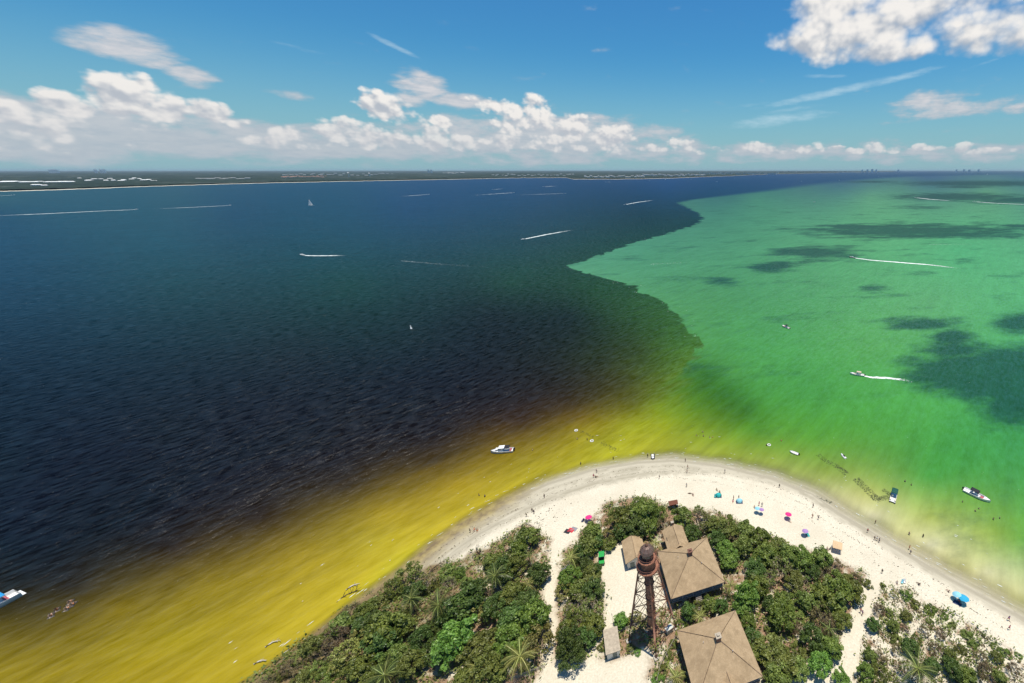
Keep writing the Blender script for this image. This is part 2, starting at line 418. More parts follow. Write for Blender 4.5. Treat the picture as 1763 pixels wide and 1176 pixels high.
def grid_mesh(name, X, Y, Z, attrs, colors={}):
    ny, nx = X.shape
    v = np.stack([X.ravel(), Y.ravel(), Z.ravel()], 1).astype(np.float32)
    i = np.arange(nx * ny).reshape(ny, nx)
    f = np.stack([i[:-1, :-1].ravel(), i[:-1, 1:].ravel(), i[1:, 1:].ravel(), i[1:, :-1].ravel()], 1)
    me = bpy.data.meshes.new(name)
    me.vertices.add(len(v)); me.vertices.foreach_set('co', v.ravel())
    me.loops.add(f.size); me.loops.foreach_set('vertex_index', f.ravel().astype(np.int32))
    me.polygons.add(len(f)); me.polygons.foreach_set('loop_start', np.arange(0, f.size, 4, dtype=np.int32))
    me.polygons.foreach_set('loop_total', np.full(len(f), 4, np.int32))
    me.polygons.foreach_set('use_smooth', np.ones(len(f), bool))
    me.update(); me.validate()
    for k, a in attrs.items():
        at = me.attributes.new(k, 'FLOAT', 'POINT'); at.data.foreach_set('value', a.ravel().astype(np.float32))
    for k, a in colors.items():
        at = me.attributes.new(k, 'FLOAT_COLOR', 'POINT')
        c = np.ones((nx * ny, 4), np.float32); c[:, :3] = a.reshape(-1, 3)
        at.data.foreach_set('color', c.ravel())
    return me

# ------------------------------------------------------------------ the island ground
Z_ = 1.45
VEG = [survey(p, Z_) for p in (
    [(360, 1200), (440, 1150), (520, 1088), (600, 1034), (680, 990), (735, 972), (790, 962), (850, 932), (905, 900), (948, 930), (938, 985), (932, 1030), (948, 1080), (932, 1140), (905, 1200), (900, 1260), (300, 1260)],
    [(965, 955), (1010, 905), (1042, 865), (1100, 852), (1160, 872), (1230, 882), (1330, 925), (1400, 948), (1490, 988), (1504, 1000), (1478, 1060), (1455, 1120), (1440, 1140), (1360, 1165), (1330, 1200), (1320, 1260), (1130, 1260), (1128, 1150), (1150, 1100), (1162, 1060), (1150, 1035), (1120, 960), (1075, 932), (1030, 950), (1036, 1080), (1005, 1130), (955, 1140), (958, 1060)],
    [(1518, 1006), (1560, 1016), (1640, 1055), (1763, 1128), (1830, 1170), (1830, 1260), (1480, 1260), (1478, 1165), (1472, 1110), (1492, 1050)],
    [(1042, 1092), (1068, 1078), (1110, 1065), (1150, 1050), (1166, 1090), (1140, 1125), (1128, 1190), (1120, 1190), (1115, 1118), (1050, 1140), (1030, 1135)],
)]
def mask_of(polys, soft):
    m = np.zeros(GX.shape)
    for p in polys:
        d = seg_dist(GX, GY, p, True); d = np.where(inside(GX, GY, p), d, -d)
        d = d + (fbm(GX / 3.0, GY / 3.0, 4, 21) - .5) * 3.0
        m = np.maximum(m, smooth01(d, -soft, soft))
    return m
veg = mask_of(VEG, 1.2)
PATH = [(1508, 992), (1500, 1012), (1487, 1045), (1477, 1070), (1466, 1098), (1461, 1125), (1462, 1146), (1440, 1156), (1405, 1166), (1370, 1180)]
path_d = seg_dist(GX, GY, survey(PATH, Z_))
veg *= 1 - (1 - smooth01(path_d + (fbm(GX, GY, 3, 5) - .5) * .8, 1.9, 2.6))
dune = mask_of(VEG[2:3], 1.5)
me = grid_mesh('beach_sand', GX, GY, GZ, {'veg': veg, 'shore': SD, 'dune': dune, 'wet_width': np.interp(GX, [-70, -30, -8, 12, 30], [11.5, 10.5, 8.5, 4.5, 3.0]), 'silt': smooth01(-GX, 52, 72)})
m = bpy.data.materials.new('sand'); m.use_nodes = True
q = NT(m.node_tree); b = q.n['Principled BSDF']
geo = q.add('ShaderNodeNewGeometry').outputs['Position']
n1 = q.noise(geo, .35, 6, .6, '2D'); n2 = q.noise(geo, 2.2, 5, .65, '2D'); n3 = q.noise(geo, .09, 4, .55, '2D')
dry = q.mix(q.mr(n2, .25, .75), (.55, .49, .37), (.76, .70, .565))
dry = q.mix(q.mr(n3, .42, .68, 0, .5), dry, (.56, .495, .375))
dry = q.mix(q.mr(q.noise(geo, .9, 6, .7, '2D'), .56, .70, 0, .4), dry, (.47, .41, .31))
wetn = q.math('ADD', q.attr('shore').outputs['Fac'], q.math('MULTIPLY', q.math('SUBTRACT', n1, .5), 4.0))
bv = q.add('ShaderNodeCombineXYZ'); q.link(q.attr('shore').outputs['Fac'], bv.inputs[0]); q.link(q.math('MULTIPLY', n3, 6.0), bv.inputs[1])
strk = q.noise(bv.outputs[0], .55, 5, .6, '2D')
wet = q.mix(q.mr(strk, .35, .7), (.37, .33, .245), (.52, .47, .36))
wrel = q.math('SUBTRACT', wetn, q.attr('wet_width').outputs['Fac'])
sand = q.mix(q.mr(wrel, -1.0, 2.2, 0, 1, True), wet, dry)
sand = q.mix(q.math('MULTIPLY', q.attr('silt').outputs['Fac'], q.mr(q.attr('shore').outputs['Fac'], 2.0, 9.0, .85, 0)), sand, q.mix(q.mr(n1, .35, .65), (.33, .25, .085), (.16, .11, .05)))
litt = q.mix(q.mr(n2, .3, .7), (.20, .125, .075), (.36, .24, .155))
litt = q.mix(q.mr(n1, .52, .66), litt, (.13, .12, .05))
vm = q.math('MULTIPLY', q.attr('veg').outputs['Fac'], q.mr(q.math('ADD', n1, q.math('MULTIPLY', q.attr('dune').outputs['Fac'], .17)), .66, .50))
gcol = q.mix(vm, sand, litt)
gcol = q.mix(q.math('MULTIPLY', q.math('MULTIPLY', q.attr('silt').outputs['Fac'], q.attr('veg').outputs['Fac']), .65), gcol, q.mix(q.mr(n2, .35, .65), (.20, .155, .06), (.10, .085, .035)))
q.link(gcol, b.inputs['Base Color'])
b.inputs['Roughness'].default_value = .9; b.inputs['Specular IOR Level'].default_value = .15
bp = q.add('ShaderNodeBump'); bp.inputs['Strength'].default_value = .5; bp.inputs['Distance'].default_value = .12
q.link(n2, bp.inputs['Height']); q.link(bp.outputs[0], b.inputs['Normal'])
prop(link_mesh('beach_ground', me, m), kind='structure')

# ------------------------------------------------------------------ the water
DARK = [(0, 340, 44, 92, 106), (300, 338, 38, 88, 106), (600, 328, 30, 80, 108), (900, 318, 25, 74, 114), (1150, 318, 22, 70, 116), (1350, 312, 22, 70, 112), (1600, 302, 28, 74, 110), (0, 370, 30, 78, 104), (400, 370, 28, 76, 102), (700, 360, 27, 74, 108),
    (0, 420, 30, 77, 103), (300, 420, 31, 82, 99), (600, 420, 31, 77, 92), (900, 390, 30, 70, 87), (1100, 370, 20, 58, 70), (1190, 378, 22, 62, 66),
    (0, 510, 24, 63, 85), (300, 490, 27, 70, 78), (600, 490, 26, 68, 63), (900, 440, 30, 70, 69), (880, 485, 30, 70, 52), (1020, 500, 32, 72, 38), (1090, 520, 44, 84, 38), (1150, 565, 56, 98, 34), (1185, 592, 68, 114, 38), (980, 545, 17, 34, 26), (1100, 600, 52, 72, 22),
    (0, 650, 15, 36, 52), (300, 600, 15, 42, 52), (500, 620, 16, 31, 37), (700, 590, 17, 36, 38), (850, 540, 15, 31, 30), (900, 620, 22, 27, 22), (1000, 620, 34, 42, 17), (1160, 640, 88, 122, 32), (1060, 660, 66, 66, 18),
    (0, 800, 13, 24, 36), (300, 750, 14, 20, 28), (600, 720, 18, 19, 24), (850, 680, 26, 21, 22), (980, 690, 56, 44, 18), (1090, 695, 98, 100, 22), (1150, 700, 128, 139, 28),
    (0, 940, 12, 20, 30), (200, 900, 13, 16, 24), (400, 830, 20, 19, 26), (600, 780, 24, 18, 20), (750, 750, 32, 23, 20), (900, 725, 64, 46, 22), (1000, 720, 116, 96, 21),
    (0, 1040, 44, 40, 22), (130, 1010, 46, 38, 20), (300, 945, 48, 36, 20), (450, 890, 50, 37, 20), (600, 838, 58, 46, 20), (750, 795, 78, 62, 22), (870, 765, 120, 98, 25), (1000, 745, 156, 143, 28), (1100, 730, 163, 167, 27),
    (0, 1100, 120, 105, 27), (200, 1050, 141, 122, 27), (0, 1176, 160, 141, 28), (200, 1130, 169, 150, 28), (350, 990, 135, 116, 27), (400, 1020, 160, 141, 30), (300, 1100, 173, 156, 30), (500, 950, 152, 131, 32), (500, 1030, 184, 163, 40), (650, 880, 154, 133, 32), (650, 930, 188, 171, 44), (780, 830, 156, 133, 32), (800, 860, 180, 160, 42), (900, 800, 165, 150, 36), (950, 810, 186, 173, 44), (1050, 770, 188, 186, 40), (1150, 765, 199, 197, 48), (420, 1120, 180, 160, 40), (300, 1176, 171, 150, 32)]
GREEN = [(975, 461, 91, 162, 120), (1100, 440, 82, 154, 114), (1180, 350, 67, 125, 109), (1300, 345, 71, 136, 109), (1250, 330, 54, 103, 109), (1400, 328, 65, 119, 113), (1500, 340, 93, 158, 118), (1700, 330, 93, 154, 116), (1763, 308, 69, 115, 120), (1550, 318, 76, 129, 116), (1450, 305, 48, 84, 122), (1600, 298, 46, 78, 124), (1763, 296, 48, 82, 126),
    (1400, 400, 84, 160, 114), (1250, 430, 82, 152, 109), (1650, 430, 86, 178, 118), (1400, 500, 84, 160, 99), (1230, 520, 82, 152, 89), (1600, 520, 99, 174, 109), (1750, 480, 96, 182, 118), (1300, 600, 82, 162, 81), (1500, 600, 95, 174, 89), (1200, 600, 86, 156, 78), (1215, 645, 58, 116, 38), (1245, 680, 62, 120, 38), (1285, 708, 68, 126, 42), (1258, 642, 84, 156, 70), (1310, 682, 82, 160, 66), (1345, 715, 88, 160, 60), (1190, 700, 98, 142, 34), (1400, 680, 78, 158, 70), (1600, 720, 84, 170, 76), (1750, 780, 73, 160, 80), (1300, 740, 92, 154, 48), (1400, 755, 98, 166, 58), (1500, 770, 95, 158, 64), (1600, 820, 84, 168, 72), (1750, 850, 88, 160, 76),
    (1140, 730, 158, 172, 34), (1250, 772, 154, 174, 56), (1330, 790, 156, 178, 72), (1420, 815, 156, 178, 80), (1500, 850, 186, 192, 104), (1600, 890, 178, 192, 96), (1700, 920, 164, 188, 88), (1763, 930, 119, 178, 74), (1500, 890, 232, 224, 182), (1600, 938, 234, 228, 184), (1700, 985, 228, 224, 172), (1763, 1020, 220, 218, 158), (1580, 944, 214, 206, 140), (1650, 984, 212, 206, 130), (1740, 1034, 208, 204, 124), (1490, 897, 192, 195, 130), (1420, 862, 228, 218, 172), (1330, 815, 175, 182, 100), (1200, 778, 175, 186, 66), (1900, 900, 84, 170, 80), (1900, 1100, 170, 190, 110), (1900, 500, 94, 181, 120), (1100, 770, 173, 172, 44)]
EDGE = [(293, 2300), (299, 1800), (304, 1560), (310, 1470), (318, 1400), (328, 1330), (337, 1250), (344, 1192), (349, 1168), (356, 1180), (366, 1202), (376, 1211), (384, 1204), (393, 1180), (402, 1150), (412, 1112), (420, 1085), (430, 1060), (440, 1030), (450, 1000), (459, 975), (466, 992), (474, 1020), (484, 1060), (492, 1090), (500, 1100), (510, 1120), (525, 1150), (540, 1172), (552, 1180), (565, 1190), (580, 1200), (595, 1206), (605, 1198), (615, 1188), (640, 1172), (680, 1152), (705, 1140), (740, 1100), (780, 1070), (850, 1000), (1000, 800), (1200, 500), (1500, 0)]
SHADE_PATCH = [(1575, 398, 215, 15, 1.0), (1480, 392, 110, 8, .8), (1690, 404, 100, 9, .75), (1400, 437, 80, 15, .95), (1335, 460, 44, 13, .75), (1455, 428, 60, 7, .55), (1240, 484, 44, 9, .5), (1500, 494, 36, 11, .7), (1585, 558, 90, 15, .85), (1640, 580, 50, 16, .8), (1700, 640, 150, 52, 1.1), (1760, 560, 60, 20, .85), (1650, 602, 90, 24, .8), (1780, 690, 120, 40, .8), (1650, 339, 130, 8, .95), (1740, 345, 100, 8, .8), (1690, 316, 160, 6, .9), (1580, 357, 60, 4, .6), (1660, 322, 60, 3, .7), (1500, 313, 60, 3, .6), (1763, 389, 50, 5, .7)]  # soft cloud shadows on the green water, painted into its colour
d_rows = np.concatenate([np.linspace(1250, 60, 420), np.linspace(58, .5, 150)])
YR = CAM_H * CAM_F / (math.cos(PITCH) ** 2) / d_rows - CAM_H * math.tan(PITCH)     # distance ahead for a row that many units under the horizon
YR = YR[YR > -70]
uu = np.concatenate([np.linspace(-6, -2.3, 30)[:-1], np.linspace(-2.3, 1.5, 520), np.linspace(1.5, 6, 30)[1:]])
WX = uu[None, :] * (YR[:, None] + 90); WY = np.repeat(YR[:, None], len(uu), 1)
WZ = np.zeros_like(WX)
fu, fv = to_frame(WX, WY, WZ)
fu = np.clip(fu, -600, 2500); fv = np.clip(fv, 293, 1600)
def rbf(pts, fu, fv):
    P = np.array([(p[0] / 100., p[1] / 60.) for p in pts]); C = np.array([lin(p[2:5]) for p in pts])
    C = np.sqrt(C)
    D = np.hypot(P[:, None, 0] - P[None, :, 0], P[:, None, 1] - P[None, :, 1])
    A = np.block([[-D + np.eye(len(P)) * .02, np.ones((len(P), 1))], [np.ones((1, len(P))), np.zeros((1, 1))]])
    W = np.linalg.solve(A, np.vstack([C, np.zeros((1, 3))]))
    x = fu.ravel() / 100.; y = fv.ravel() / 60.
    out = np.repeat(W[-1][None], len(x), 0)
    for k in range(len(P)): out += -np.hypot(x - P[k, 0], y - P[k, 1])[:, None] * W[k][None]
    lo, hi = C.min(0), C.max(0)
    return np.clip(out, lo, hi) ** 2
inrange_u = np.clip(fu, -150, 1950); inrange_v = np.clip(fv, 293, 1230)
cd = rbf(DARK, inrange_u, inrange_v); cg = rbf(GREEN, inrange_u, inrange_v)
ey = np.array([e[0] for e in EDGE], float); ex = np.array([e[1] for e in EDGE], float)
wid = np.interp(fv, [293, 305, 330, 345, 360, 600, 625, 680, 760], [30, 40, 30, 12, 3.5, 4.0, 12, 45, 90])
mpp = CAM_H / (np.maximum(fv - 293, 1.5) * math.cos(PITCH))
edge = np.clip((fu - np.interp(fv, ey, ex)), -400, 400) * mpp
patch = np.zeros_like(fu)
for (u, v, ru, rv, wt) in SHADE_PATCH:
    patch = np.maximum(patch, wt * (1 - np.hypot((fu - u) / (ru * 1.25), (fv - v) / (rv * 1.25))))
wsd = np.where(WY < 400, shore_sd(WX, np.minimum(WY, 400)), -400.0)
KW = 1 / 1.62
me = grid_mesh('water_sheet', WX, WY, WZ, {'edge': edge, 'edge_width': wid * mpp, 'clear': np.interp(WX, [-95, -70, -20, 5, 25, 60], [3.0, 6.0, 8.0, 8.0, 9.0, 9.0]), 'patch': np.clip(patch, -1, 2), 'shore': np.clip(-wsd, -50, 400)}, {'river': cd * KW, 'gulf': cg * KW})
m = bpy.data.materials.new('water'); m.use_nodes = True
q = NT(m.node_tree); b = q.n['Principled BSDF']
geo = q.add('ShaderNodeNewGeometry').outputs['Position']
cd_ = q.add('ShaderNodeCameraData').outputs['View Distance']
ripm = q.mapping(geo, rot=(0, 0, R(52)), scale=(3.12, 1, 1), typ='TEXTURE')
rip1 = q.noise(ripm, .55, 5, .68, '2D'); rip2 = q.noise(ripm, .15, 4, .62, '2D')
big = q.noise(q.mapping(geo, rot=(0, 0, R(30)), scale=(2.22, 1, 1), typ='TEXTURE'), .018, 5, .6, '2D')
wob = q.noise(geo, .032, 7, .60, '2D', .6)
e = q.math('ADD', q.attr('edge').outputs['Fac'], q.math('MULTIPLY', q.math('SUBTRACT', wob, .5), 34.0))
ew = q.attr('edge_width').outputs['Fac']
ef = q.mr(q.math('DIVIDE', e, ew), -1, 1, 0, 1, True)
c = q.mix(ef, q.attr('river').outputs['Color'], q.attr('gulf').outputs['Color'])
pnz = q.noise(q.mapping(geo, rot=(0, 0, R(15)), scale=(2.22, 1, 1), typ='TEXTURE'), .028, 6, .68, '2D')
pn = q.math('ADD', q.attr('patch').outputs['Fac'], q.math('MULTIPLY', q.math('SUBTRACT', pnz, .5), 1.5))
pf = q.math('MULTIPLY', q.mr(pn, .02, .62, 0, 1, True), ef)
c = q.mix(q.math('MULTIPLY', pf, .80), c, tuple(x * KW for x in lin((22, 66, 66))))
strk = q.noise(q.mapping(geo, rot=(0, 0, R(52)), scale=(8.33, 1, 1), typ='TEXTURE'), .16, 5, .6, '2D')
sh = q.mr(q.attr('shore').outputs['Fac'], 2, 80, 1, .35)
var = q.math('ADD', q.mr(strk, .28, .72, -.16, .16), q.mr(big, .3, .7, -.14, .14))
var = q.math('ADD', 1.0, q.math('MULTIPLY', var, sh))
ramp = q.math('MULTIPLY', q.mr(q.attr('shore').outputs['Fac'], 5, 75, .38, 1.0), q.mr(ef, 0, 1, 1.0, .42))
rv = q.math('ADD', var, q.math('MULTIPLY', ramp, q.math('ADD', q.mr(rip1, .25, .75, -.32, .32), q.mr(rip2, .25, .75, -.18, .18))))
vv = q.add('ShaderNodeCombineXYZ')
for i in range(3): q.link(rv, vv.inputs[i])
c = q.mix(1.0, c, vv.outputs[0], 'MULTIPLY')
dif = q.add('ShaderNodeBsdfDiffuse'); q.link(c, dif.inputs[0])
glo = q.add('ShaderNodeBsdfGlossy'); glo.inputs['Roughness'].default_value = .22
hgt = q.math('ADD', q.math('MULTIPLY', rip1, .5), q.math('MULTIPLY', rip2, 1.2))
bp = q.add('ShaderNodeBump'); bp.inputs['Distance'].default_value = 1.3
q.link(q.math('MULTIPLY', q.mr(cd_, 60, 3000, .75, .9), q.math('MULTIPLY', q.mr(q.attr('shore').outputs['Fac'], 5, 75, .5, 1.0), q.mr(ef, 0, 1, 1.0, .6))), bp.inputs['Strength'])
q.link(hgt, bp.inputs['Height']); q.link(bp.outputs[0], dif.inputs['Normal']); q.link(bp.outputs[0], glo.inputs['Normal'])
fre = q.add('ShaderNodeFresnel'); fre.inputs['IOR'].default_value = 1.33; q.link(bp.outputs[0], fre.inputs['Normal'])
sea = q.add('ShaderNodeMixShader'); q.link(q.math('MULTIPLY', q.math('MINIMUM', q.math('MULTIPLY', fre.outputs[0], .6), .085), q.mr(rip1, .35, .68, .15, 2.0)), sea.inputs[0]); q.link(dif.outputs[0], sea.inputs[1]); q.link(glo.outputs[0], sea.inputs[2])
q.n.remove(b)
tr = q.add('ShaderNodeBsdfTransparent')
mx = q.add('ShaderNodeMixShader')
an = q.math('ADD', q.attr('shore').outputs['Fac'], q.math('MULTIPLY', q.math('SUBTRACT', strk, .5), 3.0))
q.link(q.mr(q.math('DIVIDE', an, q.attr('clear').outputs['Fac']), -.05, 1.0, .10, 1.0, True), mx.inputs[0])
q.link(tr.outputs[0], mx.inputs[1]); q.link(sea.outputs[0], mx.inputs[2])
q.link(mx.outputs[0], q.n['Material Output'].inputs[0])
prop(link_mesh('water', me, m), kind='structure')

# ------------------------------------------------------------------ the far shore
FS = [(-260, 341), (-150, 336), (0, 330), (120, 326.5), (250, 321.5), (400, 316.8), (500, 314.5), (640, 311.5), (800, 308.5), (900, 306.3), (975, 306.0), (986, 308.6), (1060, 308.8), (1150, 307.2), (1250, 303.2), (1330, 300), (1450, 297), (1540, 295.6)]
fsu = np.array([p[0] for p in FS], float); fsv = np.array([p[1] for p in FS], float)
def vground(u, v):
    dx = u - CAM_X; dz = (CAM_Y - v) * UP[2] + CAM_F * FW[2]; dy = (CAM_Y - v) * UP[1] + CAM_F * FW[1]
    t = -CAM_H / dz
    return dx * t, dy * t
cu = np.linspace(-260, 1540, 620)
vs0 = np.interp(cu, fsu, fsv) + (vnoise(cu / 9.0, cu * 0, 5) - .5) * .5
bx, by = vground(cu, vs0)
def push(x, y, d):
    L = np.hypot(x, y); return x * (1 + d / L), y * (1 + d / L)
rows = []
for dpt, z in ((0, -.2), (18, .9), (70, 1.6), (110, 1.2)):
    x, y = push(bx, by, dpt); rows.append((x, y, np.full_like(x, z)))
BX, BY, BZ = (np.stack([r[k] for r in rows]) for k in range(3))
prop(link_mesh('far_beach', grid_mesh('far_beach', BX, BY, BZ, {}), mat('far_sand', (.62, .58, .48), .9, .2, .01)), kind='structure')
tt = np.concatenate([[0, .0006], np.linspace(.03, 1, 120) ** 3.0])
dist = np.hypot(bx, by)
rows = []
for k, t in enumerate(tt):
    d = 62 + t * (150000 - dist)
    x, y = push(bx, by, d)
    cz = 3.0 + 9.5 * fbm(x / 38., y / 38., 4, 31) + 5 * (fbm(x / 300., y / 300., 3, 8) - .5)
    if k == 0: cz = np.full_like(x, 1.3)
    open_ = fbm(x / 420., y / 260., 4, 77)
    cz = np.where((open_ > .56) & (k > 3), 2.2, cz)
    rows.append((x, y, cz, open_))
LX, LY, LZ, LO = (np.stack([r[k] for r in rows]) for k in range(4))
m = bpy.data.materials.new('far_wood'); m.use_nodes = True
q = NT(m.node_tree); b = q.n['Principled BSDF']
geo = q.add('ShaderNodeNewGeometry').outputs['Position']
n1 = q.noise(geo, .03, 5, .65); n2 = q.noise(geo, .0035, 4, .6)
c = q.mix(q.mr(n1, .3, .7), (.009, .019, .015), (.034, .054, .036))
c = q.mix(q.mr(n2, .5, .62), c, (.013, .024, .020))
c = q.mix(q.math('MULTIPLY', q.mr(q.attr('open').outputs['Fac'], .56, .60), q.mr(n1, .4, .6)), c, (.07, .085, .075))
q.link(c, b.inputs['Base Color']); b.inputs['Roughness'].default_value = .9; b.inputs['Specular IOR Level'].default_value = .1
prop(link_mesh('far_woodland', grid_mesh('far_woodland', LX, LY, LZ, {'open': LO}), m), 'dark green far woodland along the opposite shore below the horizon', 'woodland', kind='stuff')

ORD = ['first', 'second', 'third', 'fourth', 'fifth', 'sixth', 'seventh', 'eighth', 'ninth', 'tenth', 'eleventh', 'twelfth', 'thirteenth', 'fourteenth', 'fifteenth', 'sixteenth', 'seventeenth', 'eighteenth', 'nineteenth', 'twentieth']
ORD += ['twenty-' + o for o in ORD[:9]] + ['thirtieth'] + ['thirty-' + o for o in ORD[:9]] + ['fortieth']
FARB = {}
def far_mesh(key, wdt, dep, hgt, roof, wm, rm):
    mb = MB(); mb.box((0, 0, hgt / 2), (wdt, dep, hgt)); nw = len(mb.f)
    # rows of window openings on the long side, set into the wall
    x, y = wdt / 2 + 1, dep / 2 + 1
    if roof > 0:
        mb.add([(-x, -y, hgt), (x, -y, hgt), (x, y, hgt), (-x, y, hgt), (-x * .7, 0, hgt + roof), (x * .7, 0, hgt + roof)], [(0, 1, 5, 4), (2, 3, 4, 5), (1, 2, 5), (3, 0, 4), (3, 2, 1, 0)])
    else:
        mb.box((0, 0, hgt + .6), (wdt + .8, dep + .8, 1.2))
    nr = len(mb.f)
    nfl = max(1, int(hgt / 4)); nc = max(2, int(wdt / 9))
    for i in range(nfl):
        for j in range(nc):
            mb.box((-wdt / 2 + (j + .5) * wdt / nc, -dep / 2 - .05, hgt * (i + .5) / nfl), (wdt / nc * .55, .3, hgt / nfl * .45))
    me = mb.mesh('far_building')
    for mm in (wm, rm, mat('far_pane', (.06, .08, .10), .3, .1)): me.materials.append(mm)
    me.polygons.foreach_set('material_index', [0] * nw + [1] * (nr - nw) + [2] * (len(mb.f) - nr))
    return me
white = mat('far_white', (.78, .76, .72), .8, .08, .2); cream = mat('far_cream', (.62, .56, .46), .8, .1, .2)
grey = mat('far_grey', (.72, .74, .76), .8, .1, .2); redr = mat('far_red_roof', (.30, .17, .13), .8, .15, .2); wroof = mat('far_white_roof', (.85, .85, .84), .7, .05, .2)
groof = mat('far_grey_roof', (.33, .33, .33), .8, .1, .2)
fr = random.Random(5)
CL = [  # range across, range down, how many, (width, depth, height, roof), materials, name, label, group
    (2, 132, 313.4, 315.2, 9, (78, 30, 9, 4), white, wroof, 'boat_shed', 'long white shed on the far left shore', 'long white sheds on the far left shore', 'shed'),
    (60, 80, 319, 320, 2, (40, 22, 6, 3), white, wroof, 'shore_house', 'white house in the woods of the far left shore', 'white houses in the far left woods', 'house'),
    (136, 270, 307, 312, 16, (42, 24, 8, 4), white, wroof, 'far_house', 'pale house behind the far left shore', 'pale houses behind the far left shore', 'house'),
    (340, 430, 307, 309, 12, (52, 28, 9, 4), white, groof, 'far_house', 'white house in the cluster left of the red roofs', 'white houses left of the red roofs', 'house'),
    (484, 562, 303.5, 306.5, 22, (40, 26, 10, 5), cream, redr, 'apartment_house', 'red-roofed apartment house on the far shore', 'red roofed houses on the far shore', 'house'),
    (486, 680, 299, 303, 26, (66, 30, 14, 5), white, groof, 'far_house', 'white block around the red roofs on the far shore', 'white blocks behind the red roofs', 'house'),
    (762, 800, 297.5, 299, 8, (110, 40, 16, 4), white, wroof, 'far_house', 'pale block far inland of the middle far shore', 'pale blocks far inland', 'house'),
    (845, 990, 300.5, 303.5, 26, (46, 26, 13, 5), white, groof, 'shore_house', 'pale house at the end of the wooded shore', 'pale houses at the end of the woods', 'house'),
    (1005, 1110, 303.0, 306.6, 34, (40, 26, 15, 5), white, groof, 'beach_house', 'white house on the point of the far beach', 'white houses on the far point', 'house'),
    (1100, 1215, 301.5, 304.6, 36, (46, 30, 22, 5), white, groof, 'beach_house', 'white house midway along the far beach strip', 'white houses along the far beach strip', 'house'),
    (1205, 1340, 298.6, 301.0, 34, (70, 44, 34, 0), white, groof, 'beach_block', 'white block at the thin end of the beach strip', 'white blocks at the thin end of the strip', 'building'),
    (1340, 1470, 296.2, 297.4, 20, (140, 70, 55, 0), cream, groof, 'beach_block', 'hazy block where the beach strip meets the horizon', 'hazy blocks near the horizon', 'building'),
]
for (u0, u1, v0, v1, n, dim, wm, rm, nm, lab, grp, cat_) in CL:
    key = (dim, wm.name, rm.name)
    if key not in FARB: FARB[key] = far_mesh(key, *dim, wm, rm)
    for i in range(n):
        u = u0 + (u1 - u0) * (i + fr.uniform(.1, .9)) / n; v = fr.uniform(v0, v1)
        p = G(u, v, 4.0)
        o = link_mesh(nm, FARB[key]); k = fr.uniform(.65, 1.3)
        o.location = (p.x, p.y, 2.0); o.scale = (k, fr.uniform(.8, 1.2), fr.uniform(.75, 1.25))
        o.rotation_euler = (0, 0, math.atan2(-p.x, p.y) + fr.uniform(-.4, .4)); prop(o, ORD[i] + ' ' + lab + ', from the left', cat_, grp)
def tower_block(u, wpx, top, y, lab, grp=None, cnt={}):
    k_ = cnt.get(lab, 0); cnt[lab] = k_ + 1; lab = ORD[k_] + ' from the left: ' + lab
    p = G(u, 297, 0); k = y / p.y; x = p.x * k
    W = wpx * .7 * y / 759.0
    zt = CAM_H + (292.9 - top) * .42 * y / 759.0
    mb = MB(); mb.box((0, 0, zt / 2), (W, W * .6, zt)); mb.box((W * .1, 0, zt + W * .08), (W * .4, W * .3, W * .16))
    for i in range(8):
        mb.box((0, -W * .3 - .3, zt * (.1 + i * .11)), (W * 1.02, 1.2, zt * .035))
    o = mb.build('high_rise', grey); o.location = (x, y, 1.5); o.rotation_euler = (0, 0, math.atan2(-x, y))
    prop(o, lab, 'tower', grp)
for u, wd, tp in ((88, 5, 291.2), (95, 6, 290.0), (101, 3.5, 291.5)): tower_block(u, wd, tp, 16000, 'hazy high-rise in the leftmost cluster on the skyline', 'left skyline cluster')
for u, wd, tp in ((166, 5, 290.2), (175, 4, 289.6), (181, 4.5, 289.8)): tower_block(u, wd, tp, 16000, 'hazy high-rise in the second cluster on the left skyline', 'second skyline cluster')
for u, wd, tp in ((738, 3, 290.8), (743, 3.5, 291.3)): tower_block(u, wd, tp, 16000, 'hazy high-rise of the pair on the middle skyline', 'middle skyline pair')
for u, wd, tp in ((1484, 3, 291.2), (1493, 4, 290.3), (1501, 5, 289.7), (1508, 4, 290.8), (1546, 4, 291.0)): tower_block(u, wd, tp, 19000, 'hazy high-rise where the far strip ends on the skyline', 'skyline at the end of the strip')
for u, wd, tp in ((1646, 3, 290.4), (1659, 4, 290.0), (1668, 5, 291.0), (1684, 4, 290.2)): tower_block(u, wd, tp, 22000, 'faint high-rise above the green water on the right horizon', 'faint towers on the right horizon')
for u, tp, lab in ((601, 296.5, 'pale water tower left of its twin above the far woods'), (637, 297.5, 'pale water tower right of its twin above the far woods')):
    p = G(u, 304, 0); k = 7200 / p.y; x = p.x * k; zt = CAM_H - (tp - 293) * 7200 / 759
    t = empty('water_tower', (x, 7200, 1.5), 0, lab, 'water tower')
    MB().lathe([(5, 0), (4, zt * .7)], 10).build('stem', white, t)
    MB().lathe([(4, zt * .68), (13, zt * .8), (14, zt * .9), (9, zt)], 12).build('tank', white, t)

